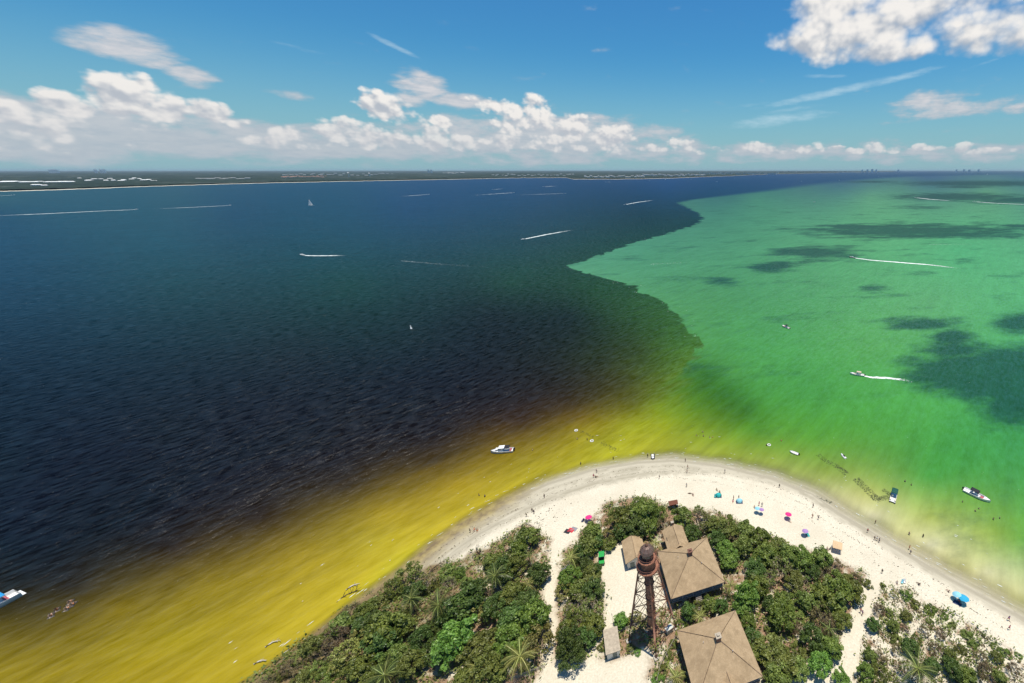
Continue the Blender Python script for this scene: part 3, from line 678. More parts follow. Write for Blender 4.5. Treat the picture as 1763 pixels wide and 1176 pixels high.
# ------------------------------------------------------------------ the lighthouse
LB = Vector((-11.4, 63.12, 0)); LB.z = ground(LB.x, LB.y)
iron = mat('rusty_iron', (.18, .078, .05), .62, .4, 1.6, 0.05, .2, .4, (.32, .155, .10))
iron2 = mat('worn_iron', (.27, .115, .07), .65, .35, 2.5, 0.1, .1, .4)
roof_iron = mat('lantern_roof', (.16, .105, .085), .5, .25, 2.0, 0.2)
glassm = mat('lantern_glass', (.03, .03, .035), .12, .2, 4.0, 0.0, 0, .6)
lh = empty('lighthouse', LB, 0, 'rusty brown iron skeleton lighthouse tower with dark lantern beside the houses', 'lighthouse')
ft = [Vector((-17.03, 61.58, 0)), Vector((-10.02, 57.83, 0)), Vector((-5.77, 64.65, 0)), Vector((-12.78, 68.4, 0))]
ft = [Vector((p.x - LB.x, p.y - LB.y, 0)) for p in ft]
TOPZ, TOPK = 23.0, .36
def leg_at(i, z): return Vector((ft[i].x * (1 - z / TOPZ * (1 - TOPK)), ft[i].y * (1 - z / TOPZ * (1 - TOPK)), z))
levels = [0.3, 6.0, 11.2, 15.9, 20.0, 23.0]
for i in range(4):
    lg = MB().tube([leg_at(i, z) for z in levels], [.25, .24, .22, .20, .18, .16], 8).build('leg', iron, lh, True)
    MB().box((ft[i].x, ft[i].y, .15), (1.1, 1.1, .5), .5).build('footing', mat('footing_concrete', (.42, .38, .32), .9), lg)
for k, z in enumerate(levels[1:]):
    for i in range(4):
        MB().tube([leg_at(i, z), leg_at((i + 1) % 4, z)], .13, 6).build('strut', iron2, lh)
        d = leg_at(i, z); MB().tube([d, (d.x * .15, d.y * .15, z)], .085, 5).build('spoke', iron2, lh)
for k in range(5):
    for i in range(4):
        a0, a1 = leg_at(i, levels[k] + .1), leg_at(i, levels[k + 1]); b0, b1 = leg_at((i + 1) % 4, levels[k] + .1), leg_at((i + 1) % 4, levels[k + 1])
        MB().tube([a0, b1], .075, 5).build('brace', iron2, lh); MB().tube([b0, a1], .075, 5).build('brace', iron2, lh)
MB().lathe([(.95, 4.6), (1.03, 4.7), (1.0, 5.0), (.96, 14), (.93, 23.2)], 18).build('stair_cylinder', iron, lh, True)
for z in (9.2, 13.7, 18.2): MB().lathe([(1.07, z), (1.12, z + .04), (1.12, z + .2), (1.05, z + .24)], 18).build('band', iron2, lh)
for k, z in enumerate((7.5, 11.5, 15.8, 20)):
    th = -1.7 + .25 * k
    MB().box((1.03 * math.cos(th), 1.03 * math.sin(th), z), (.12, .5, 1.0), th).build('window', glassm, lh)
st = MB()
for k in range(26):
    th = 2.2 + k * .34; z = .3 + k * .17
    st.box((.75 * math.cos(th), .75 * math.sin(th), z), (1.1, .38, .06), th)
st.build('entry_stair', iron, lh)
MB().tube([(0, 0, .0), (0, 0, 4.7)], .14, 8).build('centre_post', iron, lh)
gal = MB().lathe([(1.0, 22.9), (2.0, 23.1), (2.5, 23.25), (2.55, 23.5), (1.0, 23.52)], 16).build('gallery_deck', iron2, lh)
MB().lathe([(1.55, 23.5), (1.6, 23.6), (1.6, 25.6), (1.75, 25.75), (1.0, 25.8)], 20).build('watch_room', iron, lh, False)
MB().lathe([(1.5, 25.7), (2.0, 25.8), (2.05, 26.05), (1.2, 26.08)], 20).build('upper_gallery', iron2, lh)
for rr, z0, nn, hh in ((2.48, 23.5, 16, 1.05), (2.0, 26.05, 14, .95)):
    for k in range(nn):
        th = 2 * math.pi * k / nn
        MB().tube([(rr * math.cos(th), rr * math.sin(th), z0), (rr * math.cos(th), rr * math.sin(th), z0 + hh)], .035, 4).build('baluster', iron, lh)
    for f in (.5, 1.0):
        pts = [(rr * math.cos(2 * math.pi * k / 32), rr * math.sin(2 * math.pi * k / 32), z0 + hh * f) for k in range(33)]
        MB().tube(pts, .04, 4, False).build('railing', iron2, lh)
for k in range(8):
    th0, th1 = 2 * math.pi * k / 8, 2 * math.pi * (k + 1) / 8; r0 = 1.3
    a, b_ = Vector((r0 * math.cos(th0), r0 * math.sin(th0), 0)), Vector((r0 * math.cos(th1), r0 * math.sin(th1), 0))
    MB().add([a + Vector((0, 0, 26.1)), b_ + Vector((0, 0, 26.1)), b_ + Vector((0, 0, 28.1)), a + Vector((0, 0, 28.1))], [(0, 1, 2, 3)]).build('lantern_pane', glassm, lh)
    MB().tube([a + Vector((0, 0, 26.05)), a + Vector((0, 0, 28.15))], .06, 5).build('mullion', iron, lh)
rf = MB().lathe([(1.55, 28.05), (1.6, 28.15), (1.35, 28.7), (.8, 29.25), (.25, 29.5), (.22, 29.55)], 16).build('lantern_roof', roof_iron, lh)
for k in range(8):
    th = 2 * math.pi * (k + .5) / 8
    MB().tube([(1.6 * math.cos(th), 1.6 * math.sin(th), 28.17), (1.36 * math.cos(th), 1.36 * math.sin(th), 28.74), (.81 * math.cos(th), .81 * math.sin(th), 29.29), (.2 * math.cos(th), .2 * math.sin(th), 29.54)], .03, 4).build('rib', iron, rf)
MB().lathe([(.2, 29.5), (.3, 29.7), (.28, 29.95), (.1, 30.15), (0.0, 30.5)], 10).build('vent_ball', iron, rf, True)
MB().lathe([(.35, 26.1), (.45, 26.6), (.45, 27.4), (.2, 27.8)], 12).build('lens', mat('lens_glass', (.35, .38, .36), .15, .1), lh, True)

# ------------------------------------------------------------------ houses
HA = R(18.5)
def shingle_mat(name, c0, c1):
    m = bpy.data.materials.new(name); m.use_nodes = True
    q = NT(m.node_tree); b = q.n['Principled BSDF']
    tcn = q.add('ShaderNodeTexCoord').outputs['Object']
    n1 = q.noise(q.mapping(tcn, scale=(1, 1, 3.0)), 3.2, 5, .7); n2 = q.noise(tcn, .35, 4, .6); n3 = q.noise(tcn, 11, 2, .5)
    c = q.mix(q.mr(n1, .3, .7), c0, c1)
    c = q.mix(q.mr(n3, .3, .7, 0, .35), c, tuple(x * .6 for x in c0))
    c = q.mix(q.mr(n2, .42, .72, 0, .65), c, tuple(x * .62 for x in c0)); c = q.mix(q.mr(q.noise(q.mapping(tcn, scale=(1, 1, .25)), 1.3, 5, .65), .5, .75, 0, .4), c, tuple(x * 1.25 for x in c1))
    wv = q.add('ShaderNodeTexWave', wave_type='BANDS', bands_direction='Z'); q.link(tcn, wv.inputs[0]); wv.inputs['Scale'].default_value = 3.6; wv.inputs['Distortion'].default_value = .6
    c = q.mix(q.mr(wv.outputs['Fac'], .55, .95, 0, .28), c, tuple(x * .6 for x in c0))
    q.link(c, b.inputs['Base Color']); b.inputs['Roughness'].default_value = .9; b.inputs['Specular IOR Level'].default_value = .15
    bp = q.add('ShaderNodeBump'); bp.inputs['Strength'].default_value = .5; bp.inputs['Distance'].default_value = .05
    q.link(q.math('ADD', wv.outputs['Fac'], n1), bp.inputs['Height']); q.link(bp.outputs[0], b.inputs['Normal'])
    return m
shing = shingle_mat('shingle', (.40, .28, .16), (.55, .405, .25)); cap_m = mat('ridge_shingle', (.24, .165, .11), .9, .3, 4)
clap = mat('painted_boards', (.60, .58, .52), .7, .12, 2); trim = mat('grey_trim', (.34, .34, .36), .7, .15, 3)
deckm = mat('deck_boards', (.23, .20, .17), .8, .3, 2); dark_gl = mat('window_glass', (.035, .04, .05), .08, .1, 2, 0, 0, .6)
brick = mat('chimney_brick', (.20, .10, .07), .9, .35, 6); stone = mat('chimney_cap', (.42, .36, .28), .9, .2, 4)
pilem = mat('pile_timber', (.16, .13, .10), .9, .25, 3); doorm = mat('door_paint', (.12, .15, .14), .5, .1)
def house(cx, cy, half, label, cap_light, wing=False, dormer=False, hx=None):
    g0 = ground(cx, cy); EZ = 6.0 - g0; AP = EZ + 4.75
    h = empty('keepers_house', (cx, cy, g0), HA, label, 'house')
    wl = half - 1.9
    fl = 2.5
    for i in range(4):
        for j in range(4):
            x, y = (-1 + 2 * i / 3) * (half - .6), (-1 + 2 * j / 3) * (half - .6)
            MB().box((x, y, fl / 2 - .15), (.35, .35, fl + .1), 0).build('pile', pilem, h)
    MB().box((0, 0, fl), (2 * half - .7, 2 * half - .7, .24)).build('veranda_deck', deckm, h)
    wall = MB().box((0, 0, (fl + EZ) / 2 + .1), (2 * wl, 2 * wl, EZ - fl)).build('wall', clap, h)
    for sx, sy in ((0, -1), (-1, 0), (1, 0), (0, 1)):
        for k in (-1, 0, 1):
            off = k * wl * .62; z = fl + 1.75
            c = (off, sy * (wl + .02), z) if sy else (sx * (wl + .02), off, z)
            d = (1.05, .1, 1.9) if sy else (.1, 1.05, 1.9)
            if k == 0 and sy == -1:
                dr = MB().box((off, -wl - .03, fl + 1.25), (1.1, .12, 2.2)).build('door', doorm, h)
                MB().box((off + .4, -wl - .12, fl + 1.2), (.06, .08, .12)).build('handle', iron, dr); continue
            wn = MB().box(c, d).build('window', dark_gl, h)
            fm = MB()
            for e in (-1, 1):
                if sy: fm.box((c[0] + e * .58, c[1] + sy * .03, z), (.12, .12, 2.1)); fm.box((c[0], c[1] + sy * .033, z + e * 1.0), (1.2, .12, .12))
                else: fm.box((c[0] + sx * .03, c[1] + e * .58, z), (.12, .12, 2.1)); fm.box((c[0] + sx * .033, c[1], z + e * 1.0), (.12, 1.2, .12))
            fm.build('frame', trim, wn)
    pk = half - .55
    for i in range(6):
        t = -1 + 2 * i / 5
        for (x, y) in ((t * pk, -pk), (t * pk, pk), (-pk, t * pk), (pk, t * pk)):
            if abs(t) == 1 and abs(y) != pk: continue
            if abs(t) == 1 and (x, y) not in ((t * pk, -pk), (t * pk, pk)): continue
            MB().box((x, y, (fl + EZ) / 2), (.16, .16, EZ - fl)).build('post', trim, h)
    for sx, sy in ((0, -1), (-1, 0), (1, 0)):
        for z in (fl + .95, fl + .5):
            c = (0, sy * pk, z) if sy else (sx * pk, 0, z)
            MB().box(c, (2 * pk, .07, .09) if sy else (.07, 2 * pk, .09)).build('rail', trim, h)
    # hip roof with thickness
    hf = half; e0, e1 = EZ - .16, EZ + .06
    def hip(z, d, a): return [(-hf + d, -hf + d, z), (hf - d, -hf + d, z), (hf - d, hf - d, z), (-hf + d, hf - d, z), (0, 0, a)]
    mb = MB(); mb.add(hip(e1, 0, AP), [(0, 1, 4), (1, 2, 4), (2, 3, 4), (3, 0, 4)])
    mb.add(hip(e0, .06, AP - .22), [(1, 0, 4), (2, 1, 4), (3, 2, 4), (0, 3, 4)])
    rf = mb.build('roof', shing, h)
    fs = MB()
    for i in range(4):
        a, b_ = hip(e1, 0, 0)[i], hip(e1, 0, 0)[(i + 1) % 4]; c_, d_ = hip(e0, .06, 0)[(i + 1) % 4], hip(e0, .06, 0)[i]
        fs.add([a, d_, c_, b_], [(0, 1, 2, 3)])
    fs.build('fascia', trim, rf)
    for i in range(4):
        a = Vector(hip(e1 + .03, .05, 0)[i]); ap = Vector((0, 0, AP + .05))
        MB().tube([a, ap], .11, 5).build('ridge_cap', cap_m, rf)
    ch = MB().box((0, 0, AP - .1), (1.0, 1.0, 2.2)).build('chimney', brick, rf)
    MB().box((0, 0, AP + 1.05), (1.25, 1.25, .22)).build('cap', stone if cap_light else brick, h)
    MB().box((0, 0, AP + 1.35), (.55, .55, .4)).build('flue', stone if cap_light else brick, h)
    for (px_, py_) in ((2.4, -2.6), (-3.0, 1.2)):
        zz = AP - (AP - EZ) * max(abs(px_), abs(py_)) / hf; MB().tube([(px_, py_, zz - .1), (px_, py_, zz + .55)], .09, 8).build('vent_pipe', trim, rf)
    # steps down from the veranda
    for k in range(9):
        MB().box((hx or 0, -pk - .25 - k * .28, fl - .1 - k * .26), (1.6, .32, .07)).build('step', deckm, h)
    if wing:
        x0, x1, y0, y1, rz = -4.5, 1.8, 5.6, 13.9, EZ + 1.9
        xm = (x0 + x1) / 2; ez = EZ - .1
        MB().box((xm, (7 + 13.2) / 2, (fl + ez) / 2 + .05), (x1 - x0 - 1.2, 6.4, ez - fl)).build('wing_wall', clap, h)
        for (x, y) in ((x0 + .9, 13), (x1 - .9, 13), (x0 + .9, 9.4), (x1 - .9, 9.4)): MB().box((x, y, fl / 2 - .1), (.35, .35, fl)).build('pile', pilem, h)
        wn = MB().box((x0 + .58, 10.2, fl + 1.7), (.1, 1.2, 1.6)).build('window', dark_gl, h)
        MB().box((x0 + .56, 10.2, fl + .82), (.16, 1.4, .1)).build('sill', trim, wn)
        r = MB().add([(x0, y0, ez), (x0, y1, ez), (xm, y1, rz), (xm, y0, rz), (x1, y0, ez), (x1, y1, ez),
                      (x0, y0, ez - .18), (x0, y1, ez - .18), (xm, y1, rz - .2), (xm, y0, rz - .2), (x1, y0, ez - .18), (x1, y1, ez - .18)],
                     [(0, 3, 2, 1), (3, 4, 5, 2), (6, 7, 8, 9), (9, 8, 11, 10), (0, 1, 7, 6), (4, 10, 11, 5), (1, 2, 8, 7), (2, 5, 11, 8)]).build('wing_roof', shing, h)
        MB().tube([(xm, y0 + .6, rz + .02), (xm, y1, rz + .02)], .1, 5).build('ridge_cap', cap_m, r)
        MB().add([(x0 + .65, 13.22, ez - .05), (x1 - .65, 13.22, ez - .05), (xm, 13.22, rz - .35), (x0 + .65, 13.1, ez - .05), (x1 - .65, 13.1, ez - .05), (xm, 13.1, rz - .35)], [(0, 2, 1), (3, 4, 5), (0, 1, 4, 3), (1, 2, 5, 4), (2, 0, 3, 5)]).build('gable_end', clap, h)
        ch = MB().box((xm, 13.55, rz - .2), (.75, .6, 2.0)).build('chimney', brick, r)
        MB().box((xm, 13.55, rz + .85), (.9, .75, .16)).build('cap', stone, h)
    if dormer:
        x, y = 0.1, -hf + .1; zt = EZ + 2.6
        r = MB().add([(x - 1.9, y - 2.2, EZ - .1), (x + 1.9, y - 2.2, EZ - .1), (x, y - 2.2, EZ + 1.5), (x, y + 2.6, EZ + 1.55), (x - 1.9, y + .4, EZ + .2), (x + 1.9, y + .4, EZ + .2)],
                     [(0, 2, 3, 4), (1, 5, 3, 2), (0, 1, 2)]).build('porch_roof', shing, h)
        MB().tube([(x, y - 2.2, EZ + 1.52), (x, y + 2.6, EZ + 1.6)], .1, 5).build('ridge_cap', cap_m, r)
        for e in (-1.6, 1.6): MB().box((x + e, y - 1.9, EZ / 2), (.18, .18, EZ)).build('post', trim, h)
    return h
C1 = (-2.64, 77.96); C2 = (3.98, 56.56)
house(*C1, 7.3, 'tan hip-roofed keepers house with rear gabled wing, right of the lighthouse lantern', False, wing=True)
house(*C2, 7.42, 'tan hip-roofed keepers house with pale chimney cap, nearest the camera', True, dormer=True, hx=-2.2)
ca, sa = math.cos(HA), math.sin(HA)
def hl(x, y): return C1[0] + x * ca - y * sa, C1[1] + x * sa + y * ca
# shed and hut
sx_, sy_ = hl(-13.4, 11.6); g0 = ground(sx_, sy_)
t = empty('gabled_shed', (sx_, sy_, g0), HA, 'small tan gable-roofed shed at the end of the white sand yard', 'shed')
MB().box((0, 0, 1.4), (5.0, 6.9, 2.8)).build('wall', clap, t)
dr = MB().box((-1.1, -3.48, 1.05), (1.2, .1, 2.1)).build('door', doorm, t); MB().box((-.65, -3.56, 1.0), (.08, .08, .14)).build('handle', iron, dr)
for xx in (1.1,): wn = MB().box((xx, -3.48, 1.5), (1.2, .1, 1.0)).build('window', dark_gl, t); MB().box((xx, -3.52, .95), (1.4, .16, .08)).build('sill', trim, wn)
r = MB().add([(-3.0, -4.0, 2.75), (-3.0, 4.0, 2.75), (0, 4.0, 4.3), (0, -4.0, 4.3), (3.0, -4.0, 2.75), (3.0, 4.0, 2.75), (-3.0, -4.0, 2.6), (-3.0, 4.0, 2.6), (0, 4.0, 4.12), (0, -4.0, 4.12), (3.0, -4.0, 2.6), (3.0, 4.0, 2.6)],
         [(0, 3, 2, 1), (3, 4, 5, 2), (6, 7, 8, 9), (9, 8, 11, 10), (0, 1, 7, 6), (4, 10, 11, 5), (1, 2, 8, 7), (2, 5, 11, 8), (0, 6, 9, 3), (3, 9, 10, 4)]).build('roof', shing, t)
MB().tube([(0, -4, 4.32), (0, 4, 4.32)], .09, 5).build('ridge_cap', cap_m, r)
for y in (-3.45, 3.45): MB().add([(-2.5, y, 2.75), (2.5, y, 2.75), (0, y, 4.05), (-2.5, y * .98, 2.75), (2.5, y * .98, 2.75), (0, y * .98, 4.05)], [(0, 1, 2), (3, 5, 4), (0, 3, 4, 1), (1, 4, 5, 2), (2, 5, 3, 0)]).build('gable_end', clap, t)
hx_, hy_ = hl(-22.6, -11.0); g0 = ground(hx_, hy_)
t = empty('flat_roofed_hut', (hx_, hy_, g0), HA, 'small pale flat-roofed hut left of the lighthouse feet', 'hut')
MB().box((0, 0, 1.2), (2.9, 5.0, 2.4)).build('wall', clap, t)
MB().box((0, 0, 2.5), (3.35, 5.7, .18)).build('roof', mat('hut_roof', (.42, .35, .26), .9, .22, 1.5), t)
dr = MB().box((.3, -2.53, 1.0), (.9, .1, 2.0)).build('door', doorm, t); MB().box((.62, -2.6, 1.0), (.06, .06, .12)).build('handle', iron, dr)
# fence of posts and boards running past the lighthouse, a low wall, a post
fence_m = mat('weathered_timber', (.42, .36, .28), .9, .2, 3)
def fence(pts, label, hgt=1.1, gap=1.6):
    pts = [spot(*p) for p in pts]
    t = empty('timber_fence', pts[0], 0, label, 'fence')
    for a, b_ in zip(pts[:-1], pts[1:]):
        d = b_ - a; n = max(1, int(d.length / gap)); rz = math.atan2(d.y, d.x)
        for k in range(n + 1):
            p = a + d * k / n - pts[0]; MB().box((p.x, p.y, p.z + hgt / 2 - .1), (.11, .11, hgt + .1), rz).build('post', fence_m, t)
        for z in (.35, .7, 1.02):
            c = (a + b_) / 2 - pts[0]; MB().box((c.x, c.y, c.z + z), (d.length, .05, .13), rz).build('board', fence_m, t)
fence([(1131, 1176), (1137, 1148), (1163, 1100)], 'pale timber fence slanting between the lighthouse and the near house')
fence([(1064, 1091), (1112, 1070)], 'pale timber fence between the hut and the lighthouse legs')
fence([(880, 1172), (938, 1150)], 'low timber fence at the near edge of the thicket by the sand road', .8)
p = spot(1056, 1073); t = MB().tube([(0, 0, -.1), (-.1, 0, 3.6)], .07, 6).build('timber_post', pilem); t.location = p; prop(t, 'dark leaning timber post at the edge of the white yard', 'post')
# equipment shelter of dark stuff under the tower
p = spot(1152, 1088)
t = empty('utility_box', p, R(40), 'pale green utility cabinet beside the lighthouse feet', 'cabinet')
MB().box((0, 0, .8), (1.6, 1.0, 1.5)).build('cabinet', mat('cabinet_green', (.35, .42, .36), .5, .1), t); MB().box((0, 0, 1.6), (1.8, 1.2, .1)).build('lid', mat('cabinet_lid', (.55, .56, .5), .5, .1), t)
# green utility vehicle
p = spot(1036, 961, .8)
green = mat('green_paint', (.03, .34, .07), .35, .1, 3, 0, 0, .5); black = mat('black_rubber', (.02, .02, .02), .7, .2); steel = mat('dark_steel', (.10, .10, .11), .5, .2)
t = empty('utility_vehicle', p, R(12), 'bright green utility vehicle parked at the left edge of the yard', 'vehicle')
MB().box((0, 1.5, .75), (1.5, 1.1, .35), 0, .85).build('hood', green, t)
MB().box((0, -.1, .5), (1.45, 3.9, .22)).build('chassis', steel, t)
bed = MB(); bed.box((0, -1.35, .72), (1.5, 1.3, .08))
for c, d in (((-.72, -1.35, .95), (.07, 1.3, .42)), ((.72, -1.35, .95), (.07, 1.3, .42)), ((0, -1.98, .95), (1.5, .07, .42))): bed.box(c, d)
bed.build('cargo_bed', green, t)
MB().box((0, -.15, .8), (1.3, .5, .3)).build('seat', black, t); MB().box((0, -.42, 1.1), (1.3, .14, .5)).build('backrest', black, t)
MB().box((0, .35, 2.0), (1.55, 1.9, .09)).build('canopy', green, t)
for x in (-.68, .68):
    for y in (-.5, 1.15): MB().tube([(x, y, .6), (x, y * .9, 1.98)], .035, 5).build('roof_post', steel, t)
    for y in (1.35, -1.3):
        wmb = MB(); wmb.tube([(x - .13, y, .36), (x + .13, y, .36)], .36, 14); wh = wmb.build('wheel', black, t)
        MB().tube([(x - .15, y, .36), (x + .15, y, .36)], .16, 10).build('rim', mat('rim', (.5, .5, .3), .5), wh)
    MB().box((x * .75, 2.06, .8), (.25, .06, .14)).build('headlight', mat('lamp_glass', (.8, .8, .75), .2), t)

# ------------------------------------------------------------------ plants
def tint_attr(me, vals):
    at = me.attributes.new('tint', 'FLOAT', 'POINT'); at.data.foreach_set('value', np.asarray(vals, np.float32))
def leaf_cloud(seed, clumps, per, size, cr, flat=.35):
    """many small leaves set on the outer shells of leaf clumps"""
    g = np.random.default_rng(seed); n = len(clumps) * per
    C = np.repeat(np.array(clumps), per, 0); rad = np.repeat(g.uniform(cr * .65, cr * 1.25, len(clumps)), per)
    d = g.normal(size=(n, 3)); d /= np.linalg.norm(d, axis=1)[:, None]; d[:, 2] = np.abs(d[:, 2]) * 1.0 - .25 * (g.random(n) < .35)
    rr = rad * g.uniform(.55, 1.05, n) ** .6
    P = C + d * rr[:, None] * np.array([1, 1, .75])
    nrm = d * .7 + g.normal(size=(n, 3)) * .55 + np.array([0, 0, flat]); nrm /= np.linalg.norm(nrm, axis=1)[:, None]
    a = np.cross(nrm, g.normal(size=(n, 3))); a /= np.linalg.norm(a, axis=1)[:, None]; b = np.cross(nrm, a)
    s = size * g.uniform(.65, 1.3, n)[:, None]
    V = np.stack([P - a * s, P + b * s * .62 + nrm * s * .12, P + a * s, P - b * s * .62 + nrm * s * .12], 1).reshape(-1, 3)
    F = np.arange(n * 4).reshape(n, 4)
    ct = np.repeat(g.uniform(0, 1, len(clumps)), per); t = np.clip(.55 * ct + .45 * g.random(n), 0, 1)
    return V, F, np.repeat(t, 4)
def np_mesh(name, V, F, tint=None):
    me = bpy.data.meshes.new(name); me.from_pydata(V.tolist(), [], F.tolist()); me.update()
    if tint is not None: tint_attr(me, tint)
    return me
def dome_clumps(seed, n, r=3.0, h=2.3, zc=2.2, jitter=.5, hollow=.35):
    g = np.random.default_rng(seed); out = []
    lob = g.uniform(.55, 1.28, 7); ph = g.uniform(0, 6.28)
    while len(out) < n:
        d = g.normal(size=3); d /= np.linalg.norm(d)
        if d[2] < -.35: continue
        a = (math.atan2(d[1], d[0]) + ph) % 6.283; k = np.interp(a, np.linspace(0, 6.283, 8), np.append(lob, lob[0]))
        rr = g.uniform(hollow, 1.0) ** .5
        out.append((d[0] * r * rr * k, d[1] * r * rr * k, zc + d[2] * h * rr * g.uniform(.8, 1.15)))
    return out
def branch_mesh(name, seed, tips, base_r=.16, stems=3, spread=.5, twig=0):
    g = random.Random(seed); mb = MB(); roots = []
    for s in range(stems):
        a = 6.28 * s / stems + g.uniform(-.5, .5); x, y = math.cos(a) * spread * .4, math.sin(a) * spread * .4
        k = Vector((x * 3.2, y * 3.2, 1.5 + g.uniform(-.2, .4)))
        mb.tube([(x, y, -.3), (x * 1.8, y * 1.8, .7), k], [base_r, base_r * .8, base_r * .6], 6); roots.append(k)
    for tp in tips:
        tp = Vector(tp); r0 = min(roots, key=lambda q: (q - tp).length)
        md = r0.lerp(tp, .5) + Vector((g.uniform(-.3, .3), g.uniform(-.3, .3), g.uniform(-.1, .35)))
        mb.tube([r0, md, tp], [base_r * .45, base_r * .3, base_r * .12], 5)
        for _ in range(twig):
            e = md.lerp(tp, g.uniform(.2, 1)); d = Vector((g.gauss(0, 1), g.gauss(0, 1), abs(g.gauss(.5, .6)))).normalized() * g.uniform(.5, 1.2)
            mb.tube([e, e + d * .6, e + d + Vector((0, 0, .1))], [.04, .03, .018], 4)
    return mb.mesh(name, True)
bark = mat('bark', (.17, .135, .10), .9, .3, 4); pale_bark = mat('pale_bark', (.42, .35, .26), .9, .25, 4)
L_mid = leaf_mat('leaf_mid', (0.069, 0.112, 0.018), (0.288, 0.350, 0.069)); L_bri = leaf_mat('leaf_bright', (0.075, 0.149, 0.023), (0.276, 0.414, 0.075))
L_dark = leaf_mat('leaf_dark', (0.042, 0.075, 0.016), (0.163, 0.240, 0.052)); L_oli = leaf_mat('leaf_olive', (.085, .118, .020), (.31, .36, .085))
L_yel = leaf_mat('leaf_yellow', (0.143, 0.154, 0.028), (0.440, 0.418, 0.121)); L_bro = leaf_mat('leaf_brown', (.13, .105, .040), (.29, .225, .10))
L_palm = leaf_mat('frond_green', (.045, .070, .016), (.17, .20, .05)); L_palmy = leaf_mat('frond_yellow', (.13, .15, .03), (.38, .37, .10))
dense, sparse, feath, twig, low = [], [], [], [], []
for s in range(4):
    c = dome_clumps(100 + s, 62); V, F, T = leaf_cloud(200 + s, c, 56, .24, .72); dense.append((np_mesh('leafy_crown', V, F, T), branch_mesh('trunk', s, c[::3])))
for s in range(3):
    c = dome_clumps(300 + s, 40, 3.0, 2.1, 2.2, .6, .5); V, F, T = leaf_cloud(320 + s, c, 34, .20, .6); sparse.append((np_mesh('open_crown', V, F, T), branch_mesh('trunk', 10 + s, c[::2], .13, 4, .6, 1)))
for s in range(2):
    c = dome_clumps(400 + s, 80, 2.9, 2.4, 2.3); V, F, T = leaf_cloud(420 + s, c, 80, .13, .62, .1); feath.append((np_mesh('fine_crown', V, F, T), branch_mesh('trunk', 20 + s, c[::3])))
for s in range(3):
    c = dome_clumps(500 + s, 46, 3.0, 2.0, 2.0, .6, .6); V, F, T = leaf_cloud(520 + s, c, 20, .17, .55); twig.append((np_mesh('thin_crown', V, F, T), branch_mesh('trunk', 30 + s, c, .11, 5, .9, 4)))
for s in range(3):
    c = dome_clumps(600 + s, 40, 3.0, 1.3, .7, .5, .5); V, F, T = leaf_cloud(620 + s, c, 60, .2, .66); low.append((np_mesh('cushion_crown', V, F, T), branch_mesh('trunk', 40 + s, c[::4], .08, 4)))
KIND = {  # prototype, leaf, bark, name, label words, category
    'g': (dense, L_mid, bark, 'sea_grape', 'mid green sea grape', 'tree'), 'b': (dense, L_bri, bark, 'sea_grape', 'bright green sea grape', 'tree'),
    'd': (dense, L_dark, bark, 'buttonwood_tree', 'dark green dense tree', 'tree'), 'o': (dense, L_oli, bark, 'olive_shrub', 'olive green shrub', 'shrub'),
    'y': (sparse, L_yel, bark, 'open_tree', 'yellowish open-crowned tree', 'tree'), 's': (sparse, L_mid, bark, 'open_tree', 'green open-crowned tree', 'tree'),
    'f': (feath, L_dark, bark, 'cedar_tree', 'dark fine-leaved tree', 'tree'), 't': (twig, L_oli, pale_bark, 'twiggy_shrub', 'olive shrub with pale twigs', 'shrub'),
    'n': (twig, L_bro, bark, 'dry_shrub', 'brownish half-bare shrub', 'shrub'), 'r': (low, L_bri, bark, 'cushion_bush', 'round green cushion bush', 'bush'), 'q': (low, L_oli, bark, 'low_bush', 'low olive bush', 'bush'),
}
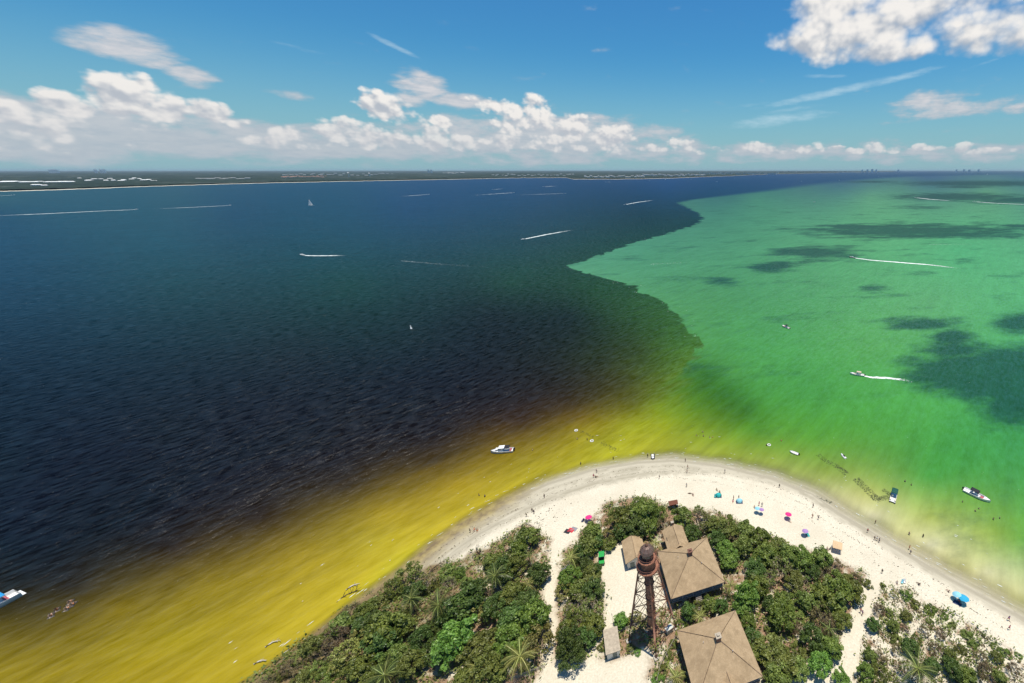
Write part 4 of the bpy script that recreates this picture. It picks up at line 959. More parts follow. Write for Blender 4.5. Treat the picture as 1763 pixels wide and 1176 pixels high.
REG = {
 'L': ('in the thicket by yellow water', [
  (909, 923, 3.3, 'g'), (874, 948, 3.5, 's'), (893, 944, 2.6, 'g'), (866, 981, 3.1, 'd'), (886, 975, 2.6, 'g'), (929, 988, 2.7, 'd'), (791, 986, 1.5, 'b'), (708, 986, 3.2, 's'), (733, 1000, 2.6, 't'), (668, 1081, 3.8, 'g'), (646, 1070, 2.8, 'd'), (816, 1016, 2.8, 'd'), (798, 1041, 3.9, 'd'), (828, 1056, 2.4, 'y'), (851, 1043, 3.0, 'd'), (881, 1021, 3.2, 'g'), (904, 1036, 3.0, 'd'), (921, 1061, 3.9, 'b'), (881, 1063, 3.2, 'd'), (781, 1101, 4.3, 'b'), (826, 1114, 3.4, 'o'), (879, 1099, 3.0, 'b'), (926, 1106, 3.4, 'y'), (841, 1142, 2.8, 'o'), (796, 1170, 2.2, 'g'), (858, 1158, 2.0, 'o'), (725, 1101, 2.9, 'f'), (745, 1085, 2.2, 'd'), (705, 1146, 2.5, 'o'), (627, 1075, 2.6, 'd'), (656, 1103, 3.1, 'd'), (595, 1120, 2.5, 'y'), (577, 1096, 2.9, 'n'), (604, 1053, 2.3, 'n'), (617, 1066, 2.0, 'q'), (568, 1160, 2.1, 'r'), (518, 1171, 2.0, 'q'), (600, 1160, 2.2, 'q'), (640, 1172, 2.0, 'g'), (560, 1118, 2.2, 'n'), (690, 1060, 2.0, 's'), (760, 1030, 2.4, 'n'), (772, 1003, 1.8, 't'), (845, 965, 2.2, 'o'), (866, 1128, 2.4, 'd'), (905, 1085, 2.4, 'g'), (640, 1128, 2.0, 'q'), (545, 1150, 1.7, 'q'), (480, 1165, 1.6, 'q'), (632, 1050, 2.4, 'g'), (655, 1035, 1.8, 'q'), (675, 1010, 2.3, 's'), (640, 1040, 1.5, 'q'), (588, 1075, 2.4, 'o'), (565, 1090, 1.8, 'q'), (540, 1112, 2.2, 'o'), (520, 1130, 1.7, 'q'), (500, 1148, 1.8, 'n'), (465, 1172, 1.5, 'n'), (690, 1020, 1.6, 'q'), (615, 1095, 2.0, 'y'), (625, 1145, 2.6, 'g'), (655, 1140, 1.9, 'q'), (580, 1140, 1.9, 'y'), (715, 1015, 2.2, 'd'), (745, 1010, 1.6, 'q'), (770, 985, 1.9, 'o'), (800, 1000, 1.5, 'q'), (765, 1066, 2.6, 'd'), (700, 1075, 2.0, 'o'), (745, 1120, 2.4, 'd'), (680, 1130, 2.4, 'o')]),
 'S': ('in the strip by the yard', [
  (1012, 936, 3.0, 'o'), (1002, 950, 2.6, 'd'), (982, 996, 2.6, 'b'), (1012, 996, 2.9, 'o'), (972, 1012, 2.2, 'y'), (1018, 1016, 2.8, 'd'), (992, 1041, 3.1, 't'), (1017, 1051, 2.9, 't'), (990, 1071, 2.9, 's'), (1022, 1076, 2.7, 'g'), (980, 1107, 3.8, 'f'), (985, 1129, 2.9, 'f'), (1005, 975, 2.6, 'd'), (1024, 984, 2.0, 'd'), (996, 1018, 2.4, 'o'), (975, 1082, 2.2, 'y'), (1008, 1094, 2.2, 'd')]),
 'F': ('in the grove beyond the lighthouse', [
  (1106, 883, 4.2, 'g'), (1076, 891, 3.8, 'g'), (1094, 909, 3.8, 'd'), (1134, 885, 3.3, 's'), (1051, 906, 2.9, 'y'), (1140, 905, 2.4, 'n'), (1103, 866, 2.7, 's'), (1020, 914, 2.9, 'o'), (1049, 936, 1.8, 'g'), (1025, 934, 2.4, 'd'), (1070, 912, 2.6, 'd'), (1118, 903, 2.8, 'g'), (1062, 884, 2.4, 's'), (1086, 926, 2.0, 'g')]),
 'E': ('in scrub right of the houses', [
  (1174, 889, 3.0, 'o'), (1203, 893, 3.6, 't'), (1203, 878, 1.5, 's'), (1191, 917, 2.5, 'd'), (1226, 903, 2.5, 'o'), (1254, 908, 3.1, 'o'), (1283, 913, 3.1, 'o'), (1309, 925, 2.9, 'g'), (1237, 926, 2.4, 'd'), (1251, 949, 2.8, 'b'), (1256, 966, 2.5, 'b'), (1280, 939, 2.9, 'o'), (1340, 945, 2.9, 'o'), (1360, 956, 3.1, 'o'), (1317, 956, 2.9, 'g'), (1346, 979, 3.1, 't'), (1303, 979, 2.7, 'd'), (1317, 996, 2.6, 't'), (1366, 996, 2.6, 'o'), (1289, 1023, 3.1, 'b'), (1305, 1009, 2.9, 'g'), (1277, 1042, 2.3, 'b'), (1346, 1057, 3.2, 'b'), (1349, 1034, 2.4, 'g'), (1289, 1068, 1.8, 'g'), (1297, 1100, 2.1, 'd'), (1323, 1120, 3.3, 'o'), (1349, 1139, 3.1, 'o'), (1340, 1162, 2.8, 'o'), (1371, 1116, 2.0, 'q'), (1383, 960, 2.9, 'g'), (1417, 962, 2.9, 'o'), (1436, 974, 2.4, 'n'), (1422, 993, 2.9, 'n'), (1443, 1013, 3.7, 'g'), (1419, 1027, 3.3, 'g'), (1467, 1018, 2.5, 'g'), (1472, 996, 1.9, 'n'), (1390, 1034, 2.4, 'o'), (1414, 1056, 2.4, 'n'), (1450, 1066, 2.1, 'g'), (1400, 1097, 2.5, 'd'), (1430, 1113, 2.5, 'g'), (1412, 1141, 2.5, 'b'), (1372, 1152, 2.2, 'o'), (1422, 1075, 2.1, 'n'), (1380, 1010, 2.4, 't'), (1268, 925, 2.2, 'n'), (1330, 972, 2.0, 'n'), (1400, 985, 2.2, 'd'), (1440, 1040, 2.2, 'o'), (1365, 1078, 1.8, 'n'), (1330, 1085, 1.7, 'q'), (1385, 1125, 1.6, 'q'), (1492, 1004, 1.4, 'q'), (1458, 1000, 2.2, 'o'), (1374, 1058, 1.8, 'q'), (1325, 1040, 1.9, 'd')]),
 'B': ('between the keepers houses', [
  (1186, 1051, 2.0, 'd'), (1223, 1040, 2.0, 'g'), (1239, 1044, 1.8, 'd'), (1174, 1074, 1.2, 'r'), (1200, 1046, 1.6, 's')]),
 'Y': ('around the lighthouse yard', [
  (1069, 1069, 1.8, 'b'), (1094, 1060, 1.4, 'y'), (1140, 1152, 1.2, 'q'), (1134, 1168, 1.2, 'r'), (1152, 1128, 1.1, 'q'), (1085, 1117, 1.0, 'q'), (1046, 1118, .9, 'r'), (1160, 1108, 1.0, 'q'), (1038, 1110, 1.1, 'q'), (1098, 1122, .8, 'r'), (1082, 1068, 1.2, 'q'), (1170, 1090, 1.0, 'y')]),
 'D': ('on the dune right of the path', [
  (1520, 1008, 1.1, 'q'), (1561, 1025, 1.9, 'r'), (1575, 1039, 1.6, 'q'), (1604, 1051, 1.9, 'r'), (1539, 1022, 1.4, 'y'), (1628, 1062, 1.3, 'r'), (1561, 1060, 1.8, 'o'), (1513, 1049, 2.0, 'n'), (1504, 1077, 2.2, 'd'), (1537, 1078, 2.0, 'o'), (1542, 1099, 1.9, 'q'), (1568, 1116, 2.5, 'd'), (1499, 1128, 2.1, 'o'), (1516, 1131, 2.1, 'n'), (1604, 1146, 2.4, 'd'), (1642, 1150, 2.9, 'd'), (1664, 1163, 2.8, 'g'), (1690, 1133, 2.0, 'n'), (1712, 1111, 1.2, 'r'), (1731, 1123, 1.8, 'r'), (1666, 1092, 1.8, 'q'), (1674, 1109, 1.5, 'r'), (1635, 1130, 2.0, 'g'), (1450, 1168, 2.4, 'b'), (1489, 1155, 2.4, 'g'), (1520, 1162, 2.8, 's'), (1697, 1156, 2.4, 'n'), (1716, 1130, 1.5, 'o'), (1590, 1085, 1.8, 'n'), (1620, 1090, 1.7, 'n'), (1655, 1118, 1.8, 'q'), (1580, 1100, 1.5, 'q'), (1545, 1118, 1.7, 'n'), (1610, 1115, 1.8, 'n'), (1600, 1070, 1.3, 'q'), (1530, 1055, 1.4, 'q'), (1745, 1150, 1.8, 'n'), (1720, 1165, 2.2, 'o'), (1640, 1075, 1.2, 'q'), (1556, 1082, 1.4, 'n'), (1755, 1128, 1.0, 'r')]),
}
tr_ = random.Random(3)
for reg, (where, items) in REG.items():
    cnt = {}; tot = {}
    for it in items: tot[it[3]] = tot.get(it[3], 0) + 1
    for (u, v, r, k) in sorted(items):
        proto, leaf, bk, nm, words_, cat_ = KIND[k]
        i = cnt.get(k, 0); cnt[k] = i + 1
        cm, tm = proto[tr_.randrange(len(proto))]
        s = r / 3.0 * (.74 if reg == 'D' else 1.08)
        zs = s * tr_.uniform(.95, 1.25)
        hmid = (1.2 if proto is low else 2.6) * zs
        p = spot(u, v, hmid)
        if tot[k] == 1: lab = 'the only %s %s' % (words_, where)
        else: lab = '%s %s from the left %s' % (ORD[i], words_, where)
        t = empty(nm, p, tr_.uniform(0, 6.28), lab, cat_, words_ + ' ' + where)
        t.scale = (s, s * tr_.uniform(.88, 1.12), zs)
        link_mesh('trunk', tm, bk, t)
        link_mesh('crown', cm, leaf, t)
# palms: trunk and separate fronds
def frond_mesh(name, seed, L=3.0, droop=1.1, n=22):
    g = random.Random(seed); V = []; F = []; T = []
    pts = [(L * t, .55 * math.sin(t * 1.9) - droop * t ** 2.2) for t in np.linspace(0, 1, n + 1)]
    for i in range(n):
        (x0, z0), (x1, z1) = pts[i], pts[i + 1]; w_ = .05 * (1 - i / n) + .02
        b = len(V); V += [(x0, -w_, z0), (x0, w_, z0), (x1, w_, z1), (x1, -w_, z1)]; F.append((b, b + 1, b + 2, b + 3)); T += [1.6] * 4
        if i < 2: continue
        ln = .62 * math.sin(math.pi * (.15 + .8 * i / n)) ** .7
        for sd in (-1, 1):
            for sub in (0,):
                x = x0 + (x1 - x0) * sub; z = z0 + (z1 - z0) * sub
                ex, ey, ez = x + ln * .75, sd * ln * .8, z - ln * g.uniform(.35, .9); hw = .035
                b = len(V); V += [(x - hw, sd * .01, z), (x + hw, sd * .01, z), (ex + .02, ey, ez), (ex - .02, ey, ez)]; F.append((b, b + 1, b + 2, b + 3)); T += [g.uniform(.1, .7)] * 4
    return np_mesh(name, np.array(V), np.array(F), T)
fronds = [frond_mesh('frond', s, 3.2, .9 + .6 * s, 26) for s in range(3)]
def palm(u, v, r, hgt, leaf, label, n=15, lean=0.0):
    p = spot(u, v, hgt); a = tr_.uniform(0, 6.28)
    t = empty('palm_tree', p, 0, label, 'palm')
    tx, ty = lean * math.cos(a), lean * math.sin(a)
    MB().tube([(tx * -.0, 0, -.3), (tx * .35, ty * .35, hgt * .4), (tx * .7, ty * .7, hgt * .75), (tx, ty, hgt)], [.2, .15, .13, .12], 8).build('trunk', bark, t, True)
    MB().lathe([(.1, -.25), (.24, 0), (.2, .25), (.05, .5)], 8, (tx, ty, hgt)).build('crownshaft', mat('crownshaft', (.12, .13, .05), .7), t, True)
    for k in range(n):
        f = link_mesh('frond', fronds[k % 3], leaf, t)
        f.location = (tx, ty, hgt + .1)
        f.rotation_euler = (tr_.uniform(-.3, .3), -R(35) * (1 if k % 3 == 0 else 0) + tr_.uniform(-.25, .3), 6.283 * k / n * 1.0 + tr_.uniform(-.18, .18))
        s = r / 3.2 * tr_.uniform(.85, 1.12); f.scale = (s, s, s)
for (u, v, r, h, lf, lab) in [
    (855, 990, 3.6, 5.5, L_palm, 'coconut palm at the middle of the thicket near the fallen snag'),
    (912, 1001, 2.4, 3.2, L_palmy, 'yellowish palm left of the sandy footpath'),
    (909, 958, 2.4, 3.5, L_palm, 'small palm tucked behind the leftmost beach trees'),
    (706, 1034, 3.0, 4.5, L_palm, 'coconut palm left of a pair by the yellow water'),
    (748, 1045, 3.7, 5.0, L_palm, 'coconut palm right of a pair by the yellow water'),
    (899, 1131, 3.8, 5.2, L_palmy, 'large palm with yellow fronds above the low timber fence'),
    (821, 1152, 2.7, 3.0, L_palmy, 'yellowish palm at the bottom edge of the thicket'),
    (668, 1156, 3.9, 4.0, L_palm, 'drooping palm at the lower left edge of the island'),
    (980, 963, 3.3, 4.0, L_palmy, 'yellow-green palm right of the sandy footpath'),
    (1126, 936, 2.3, 4.0, L_palmy, 'yellow-green palm behind the lighthouse lantern'),
    (1254, 1009, 2.2, 4.2, L_palmy, 'cabbage palm at the corner of the far keepers house'),
    (1206, 1057, 2.3, 2.8, L_palmy, 'light cabbage palm between the two keepers houses'),
    (1163, 1160, 2.5, 2.6, L_palmy, 'light palm beside the wall of the near house'),
    (1577, 1147, 4.0, 4.6, L_palm, 'coconut palm at the bottom of the dune on the right'),
    (1429, 1090, 2.2, 2.4, L_palm, 'small palm left of the winding path')]:
    palm(u, v, r, h, lf, lab, 19 if r > 2.6 else 15, tr_.uniform(.1, .9))
# ground cover: uncountable tufts and dead leaves
def scatter(name, label, n, mask_fn, size, tintrange, leafm, seed, up=.5, per=5):
    g = np.random.default_rng(seed); V = []; T = []
    cx = g.uniform(X0 + 5, X1 - 5, n * 6); cy = g.uniform(30, 112, n * 6); ii = ((cx - X0) / ST).astype(int); jj = ((cy - Y0) / ST).astype(int)
    pr = mask_fn(ii, jj, cx, cy); ok = g.random(n * 6) < pr
    cx, cy, ii, jj = cx[ok][:n], cy[ok][:n], ii[ok][:n], jj[ok][:n]; N = len(cx)
    cz = GZ[jj, ii]
    P = np.repeat(np.stack([cx, cy, cz], 1), per, 0); M = N * per
    sz = np.repeat(g.uniform(.5, 1.5, N), per) * size
    off = g.normal(size=(M, 3)) * sz[:, None] * .8; off[:, 2] = np.abs(off[:, 2]) * up
    P = P + off + np.array([0, 0, .04])
    nrm = g.normal(size=(M, 3)) * .6 + np.array([0, 0, .8]); nrm /= np.linalg.norm(nrm, axis=1)[:, None]
    a = np.cross(nrm, g.normal(size=(M, 3))); a /= np.linalg.norm(a, axis=1)[:, None]; b = np.cross(nrm, a); s = sz[:, None] * g.uniform(.5, 1.1, (M, 1)) * .6
    V = np.stack([P - a * s, P + b * s * .5, P + a * s, P - b * s * .5], 1).reshape(-1, 3)
    t = np.clip(np.repeat(g.uniform(0, 1, N), per) * .7 + .3 * g.random(M), 0, 1)
    me = np_mesh(name, V, np.arange(M * 4).reshape(M, 4), np.repeat(t, 4))
    prop(link_mesh(name, me, leafm), label, 'ground cover', kind='stuff')
def patchy(ii, jj, x, y): return veg[jj, ii] * smooth01(fbm(x / 4., y / 4., 3, 61), .40, .62)
def patchy2(ii, jj, x, y): return veg[jj, ii] * smooth01(fbm(x / 5., y / 5., 3, 91), .42, .6)
def dunes(ii, jj, x, y): return np.minimum(dune, veg)[jj, ii] * smooth01(fbm(x / 3., y / 3., 4, 44), .34, .56)
def leaf_edges(ii, jj, x, y): return np.clip(veg[jj, ii] - dune[jj, ii], 0, 1) * .8 * smooth01(fbm(x / 6., y / 6., 3, 19), .36, .6)
scatter('undergrowth', 'green low undergrowth between the shrubs', 7000, patchy, .52, 0, L_oli, 1, 1.1)
scatter('dry_grass', 'brown dry grass and fallen leaves under the scrub', 2600, patchy2, .40, 0, L_bro, 2, .8)
scatter('thicket_filler', 'dark green tangle filling the gaps between the trees', 2600, leaf_edges, .55, 0, L_mid, 7, 1.4)
scatter('dune_plants', 'sparse green dune plants on the right hand sand', 6500, dunes, .42, 0, L_oli, 3, .8)
scatter('dune_stubble', 'brown dead stubble on the right hand dune', 5200, dunes, .38, 0, L_bro, 4)
scatter('leaf_fall', 'scattered fallen leaves on the shaded sand', 2600, leaf_edges, .16, 0, L_bro, 5, .1, 3)

# ------------------------------------------------------------------ people
def skin_mesh(name, verts, edges):
    me = bpy.data.meshes.new(name + '_skel'); me.from_pydata([v[:3] for v in verts], edges, []); me.update()
    ob = bpy.data.objects.new('tmp', me); COL.objects.link(ob)
    ob.modifiers.new('Skin', 'SKIN').use_smooth_shade = True
    for i, v in enumerate(verts):
        me.skin_vertices[0].data[i].radius = (v[3], v[3] if len(v) < 5 else v[4]); me.skin_vertices[0].data[i].use_root = (i == 0)
    sb = ob.modifiers.new('Sub', 'SUBSURF'); sb.levels = 1; sb.render_levels = 1
    dg = bpy.context.evaluated_depsgraph_get(); out = bpy.data.meshes.new_from_object(ob.evaluated_get(dg)); out.name = name
    bpy.data.objects.remove(ob); bpy.data.meshes.remove(me)
    return out
def body(pose):
    """joint chains of one figure 1.72 m tall facing +Y"""
    J = dict(pel=(0, 0, .95), wst=(0, 0, 1.10), chs=(0, 0, 1.30), nck=(0, .0, 1.46), hd0=(0, .015, 1.56), hd1=(0, .02, 1.68))
    for s, n in ((-1, 'l'), (1, 'r')):
        J.update({'hip' + n: (.10 * s, 0, .90), 'kne' + n: (.11 * s, .02, .50), 'ank' + n: (.11 * s, -.02, .09), 'toe' + n: (.12 * s, .15, .035),
                  'sho' + n: (.19 * s, 0, 1.40), 'elb' + n: (.25 * s, -.03, 1.12), 'wri' + n: (.27 * s, .06, .88), 'pal' + n: (.27 * s, .09, .80)})
    if pose == 'walk':
        for n, k in (('l', 1), ('r', -1)):
            x = J['kne' + n][0]; J['kne' + n] = (x, .16 * k + .03, .52); J['ank' + n] = (x, .26 * k - .04, .12); J['toe' + n] = (x, .26 * k + .12, .05)
            x = J['elb' + n][0]; J['elb' + n] = (x, -.12 * k, 1.13); J['wri' + n] = (x, -.18 * k + .1, .92); J['pal' + n] = (x, -.19 * k + .14, .85)
    if pose == 'sit':
        for a in ('pel', 'wst', 'chs', 'nck', 'hd0', 'hd1', 'shol', 'shor', 'hipl', 'hipr', 'elbl', 'elbr', 'wril', 'wrir', 'pall', 'palr'):
            x, y, z = J[a]; J[a] = (x, y - (z - .95) * .22, z - .80)
        for s, n in ((-1, 'l'), (1, 'r')):
            J['kne' + n] = (.15 * s, .40, .46); J['ank' + n] = (.14 * s, .72, .09); J['toe' + n] = (.14 * s, .86, .06)
            J['wri' + n] = (.28 * s, -.30, .22); J['pal' + n] = (.28 * s, -.34, .10); J['elb' + n] = (.30 * s, -.22, .40)
    if pose == 'lie':
        for a in J: x, y, z = J[a]; J[a] = (x, z - .9, .16 + y * .3)
    if pose == 'wave':
        J['elbr'] = (.40, .05, 1.55); J['wrir'] = (.42, .1, 1.82); J['palr'] = (.42, .12, 1.90)
    names = list(J); ix = {n: i for i, n in enumerate(names)}
    rad_ = dict(pel=.135, wst=.115, chs=.145, nck=.06, hd0=.085, hd1=.075, hip=.095, kne=.06, ank=.042, toe=.035, sho=.065, elb=.045, wri=.032, pal=.036)
    V = [(*J[n], rad_.get(n, rad_.get(n[:3]))) for n in names]
    E = [('pel', 'wst'), ('wst', 'chs'), ('chs', 'nck'), ('nck', 'hd0'), ('hd0', 'hd1')]
    for n in 'lr': E += [('pel', 'hip' + n), ('hip' + n, 'kne' + n), ('kne' + n, 'ank' + n), ('ank' + n, 'toe' + n), ('chs', 'sho' + n), ('sho' + n, 'elb' + n), ('elb' + n, 'wri' + n), ('wri' + n, 'pal' + n)]
    me = skin_mesh('body', V, [(ix[a], ix[b]) for a, b in E])
    bm = bmesh.new(); bm.from_mesh(me)
    for n, s in (('l', -1), ('r', 1)):          # four fingers and a thumb rooted in each palm
        p = Vector(J['pal' + n]); d = (p - Vector(J['wri' + n])).normalized(); side = d.cross(Vector((s, 0, 0)))
        side = side.normalized() if side.length > .1 else Vector((0, 1, 0))
        for k in range(5):
            if k < 4: r0 = p + side * (.027 - .018 * k); L = (.075, .085, .08, .062)[k]; pts = [r0, r0 + d * L * .6, r0 + d * L + Vector((-.02 * s, 0, 0))]
            else: r0 = p + side * .025 - d * .03; pts = [r0, r0 + side * .035 + d * .02, r0 + side * .045 + d * .05]
            f = MB().tube(pts, [.0095, .009, .007], 5)
            vs = [bm.verts.new(v) for v in f.v]
            for fc in f.f:
                try: bm.faces.new([vs[i] for i in fc])
                except ValueError: pass
    bm.to_mesh(me); bm.free(); me.polygons.foreach_set('use_smooth', [True] * len(me.polygons))
    hd = Vector(J['hd1']); ax = (hd - Vector(J['hd0'])).normalized()
    hair = MB(); bk = Vector((0, -1, 0)) if pose != 'lie' else Vector((0, 0, 1))
    c = hd - bk * -.012 + ax * .012
    q_ = ax.to_track_quat('Z', 'Y').to_matrix()
    prof = [(.088, -.05), (.095, 0), (.088, .045), (.055, .082), (0, .095)]
    h = MB().lathe(prof, 10); hair.add([c + q_ @ Vector(v) for v in h.v], h.f)
    # shorts follow pelvis and thighs, the top follows the trunk
    sh = MB(); pv = Vector(J['pel'])
    for n in 'lr':
        a, b_ = Vector(J['hip' + n]), Vector(J['kne' + n]); sh.tube([a + (pv - a) * .4, a, a.lerp(b_, .5)], [.12, .115, .10], 8)
    w_ = Vector(J['wst']); sh.tube([pv - (w_ - pv) * .3, pv, pv.lerp(w_, .6)], [.155, .165, .15], 10)
    tp = MB(); tp.tube([pv.lerp(w_, .5), w_, Vector(J['chs']), Vector(J['chs']).lerp(Vector(J['nck']), .55)], [.15, .145, .17, .115], 10)
    for n in 'lr': a, b_ = Vector(J['sho' + n]), Vector(J['elb' + n]); tp.tube([Vector(J['chs']).lerp(a, .6), a, a.lerp(b_, .55)], [.085, .082, .068], 8)
    return me, hair.mesh('hair', True), sh.mesh('shorts', True), tp.mesh('shirt', True)
POSES = {k: body(k) for k in ('stand', 'walk', 'sit', 'lie', 'wave')}
SKIN = [mat('skin_' + k, c, .5, .06, 8) for k, c in (('fair', (.58, .38, .28)), ('tan', (.40, .24, .16)), ('dark', (.14, .07, .045)))]
HAIR = [mat('hair_' + k, c, .6, .2, 20) for k, c in (('brown', (.06, .035, .02)), ('black', (.015, .012, .012)), ('blond', (.40, .28, .13)))]
CLO = {k: mat('cloth_' + k, c, .8, .12, 10) for k, c in dict(red=(.55, .04, .05), black=(.02, .02, .025), navy=(.025, .035, .11), white=(.75, .74, .72), pink=(.70, .10, .24), teal=(.04, .38, .38), blue=(.06, .2, .55), grey=(.25, .25, .27), orange=(.65, .22, .05), purple=(.25, .08, .32), brown=(.2, .1, .06), yellow=(.7, .55, .08), olive=(.12, .14, .06)).items()}
pr = random.Random(8)
def person(u, v, pose, shorts, shirt, label, dip=0.0, face=None, group=None):
    p = spot(u, v, 0.0 if pose in ('sit', 'lie') else .85 - min(dip, .8)) if dip == 0 else G(u, v, .15)
    t = empty('person', (p.x, p.y, (p.z if dip == 0 else -dip)), pr.uniform(0, 6.28) if face is None else face, label, 'person', group)
    k = pr.uniform(.94, 1.06); t.scale = (k, k, k)
    me, hr, shm, tpm = POSES[pose]; i = pr.randrange(100)
    link_mesh('body', me, SKIN[(0, 0, 1, 1, 2)[i % 5]], t); link_mesh('hair', hr, HAIR[(0, 0, 1, 2)[i % 4]], t)
    if shorts: link_mesh('shorts', shm, CLO[shorts], t)
    if shirt: link_mesh('shirt', tpm, CLO[shirt], t)
    return t
for a in [
    (1135, 821, 'stand', 'black', 'black', 'person in black standing on wet sand at the tip of the beach'),
    (1184, 803, 'walk', 'red', 'brown', 'person in red and brown walking at the tip of the beach'),
    (1183, 811, 'walk', 'brown', None, 'person in brown shorts just behind the one in red at the tip'),
    (1180, 792, 'stand', 'navy', None, 'person in navy shorts at the water line on the tip'),
    (1115, 784, 'stand', 'black', None, 'person in black shorts beside the beached inflatable'),
    (1182, 835, 'stand', 'grey', 'white', 'person in white standing alone on dry sand behind the tip'),
    (1188, 850, 'lie', 'black', None, 'left one of two sunbathers lying together near the brown kiosk'),
    (1193, 852, 'lie', 'navy', None, 'right one of two sunbathers lying together near the brown kiosk'),
    (1248, 811, 'stand', 'black', 'navy', 'person in dark clothes on wet sand right of the tip'),
    (1342, 836, 'stand', 'black', 'black', 'person in black on the wet sand above the pink umbrella'),
    (1400, 870, 'stand', 'black', 'grey', 'person in grey and black at the water line right of the pink umbrella'),
    (1399, 888, 'walk', 'red', None, 'person in red shorts walking up the beach from the water'),
    (1409, 891, 'stand', 'navy', 'grey', 'person in grey standing left of the tan canopy'),
    (1234, 844, 'sit', 'olive', 'olive', 'person in olive sitting left behind the teal beach tent'),
    (1239, 848, 'sit', 'brown', 'brown', 'person in brown sitting right behind the teal beach tent'),
    (1263, 857, 'stand', 'red', None, 'person in red shorts standing left of the light blue tent'),
    (1262, 864, 'sit', 'red', 'pink', 'person in pink and red sitting left of the light blue tent'),
    (1272, 856, 'stand', 'black', 'black', 'person in black standing behind the light blue tent'),
    (1307, 867, 'stand', 'red', 'pink', 'person in pink standing behind the blue and purple shades'),
    (1299, 874, 'sit', 'olive', None, 'person in olive shorts sitting left of the blue and purple shades'),
    (1312, 869, 'stand', 'white', 'white', 'person all in white standing right of the blue and purple shades'),
    (1359, 898, 'sit', 'grey', 'grey', 'person in grey sitting in front of the pink umbrella'),
    (1389, 922, 'sit', 'teal', 'navy', 'person in navy sitting under the purple umbrella'),
    (1436, 940, 'stand', 'black', 'navy', 'person in navy beside the tan canopy'),
    (1424, 946, 'sit', 'black', 'black', 'left one of two people in dark clothes sitting below the tan canopy'),
    (1429, 946, 'sit', 'navy', 'black', 'right one of two people in dark clothes sitting below the tan canopy'),
    (1494, 913, 'stand', 'black', 'red', 'person in a red top at the water line beyond the group of three'),
    (1506, 926, 'walk', 'black', 'black', 'left person in black of the three walking the water line'),
    (1510, 927, 'walk', 'white', 'white', 'middle person in white of the three walking the water line'),
    (1514, 930, 'walk', 'navy', 'grey', 'right person in grey of the three walking the water line'),
    (1566, 942, 'stand', 'red', 'orange', 'person in orange and red at the water line on the right'),
    (1568, 950, 'walk', 'black', 'grey', 'person in grey walking just below the one in orange'),
    (1519, 983, 'stand', 'black', 'black', 'person in black where the winding path meets the beach'),
    (1544, 1004, 'sit', 'grey', 'grey', 'person in grey sitting left of the pale blue chair'),
    (1582, 1007, 'sit', 'black', 'brown', 'person in brown sitting alone right of the pale blue chair'),
    (1633, 1019, 'sit', 'black', None, 'person in black shorts sitting left of the blue umbrellas'),
    (1651, 1036, 'sit', 'brown', 'red', 'person in red sitting under the two blue umbrellas'),
    (1737, 1064, 'walk', 'red', 'purple', 'person in purple, upper of two walking on the right beach'),
    (1738, 1080, 'walk', 'black', 'pink', 'person in pink, lower of two walking on the right beach'),
    (1482, 1051, 'walk', 'purple', 'red', 'left one of two people walking on the winding path'),
    (1485, 1055, 'walk', 'brown', 'purple', 'right one of two people walking on the winding path'),
    (1027, 811, 'stand', 'grey', None, 'person in grey shorts at the water line left of the tip'),
    (1022, 819, 'stand', 'red', 'pink', 'person in pink on wet sand left of the tip'),
    (1026, 822, 'sit', 'black', 'black', 'person in black crouching right of the one in pink'),
    (937, 854, 'stand', 'black', 'black', 'person in black on wet sand halfway along the left beach'),
    (916, 878, 'stand', 'black', 'black', 'person in black, left of a close pair on the left beach'),
    (919, 881, 'stand', 'brown', 'navy', 'person in navy, right of a close pair on the left beach'),
    (906, 886, 'walk', 'black', 'olive', 'person in olive walking below the close pair on the left beach'),
    (809, 913, 'stand', 'olive', 'olive', 'person in olive, leftmost on the left beach'),
    (817, 912, 'sit', 'red', 'orange', 'person in orange sitting second from left on the left beach'),
    (822, 914, 'sit', 'orange', None, 'person in orange shorts sitting third from left on the left beach'),
    (1050, 871, 'stand', 'grey', 'grey', 'person in grey at the edge of the grove above the left pink umbrella'),
    (1006, 896, 'sit', 'black', 'navy', 'person in navy sitting left of the left pink umbrella'),
]: person(*a)
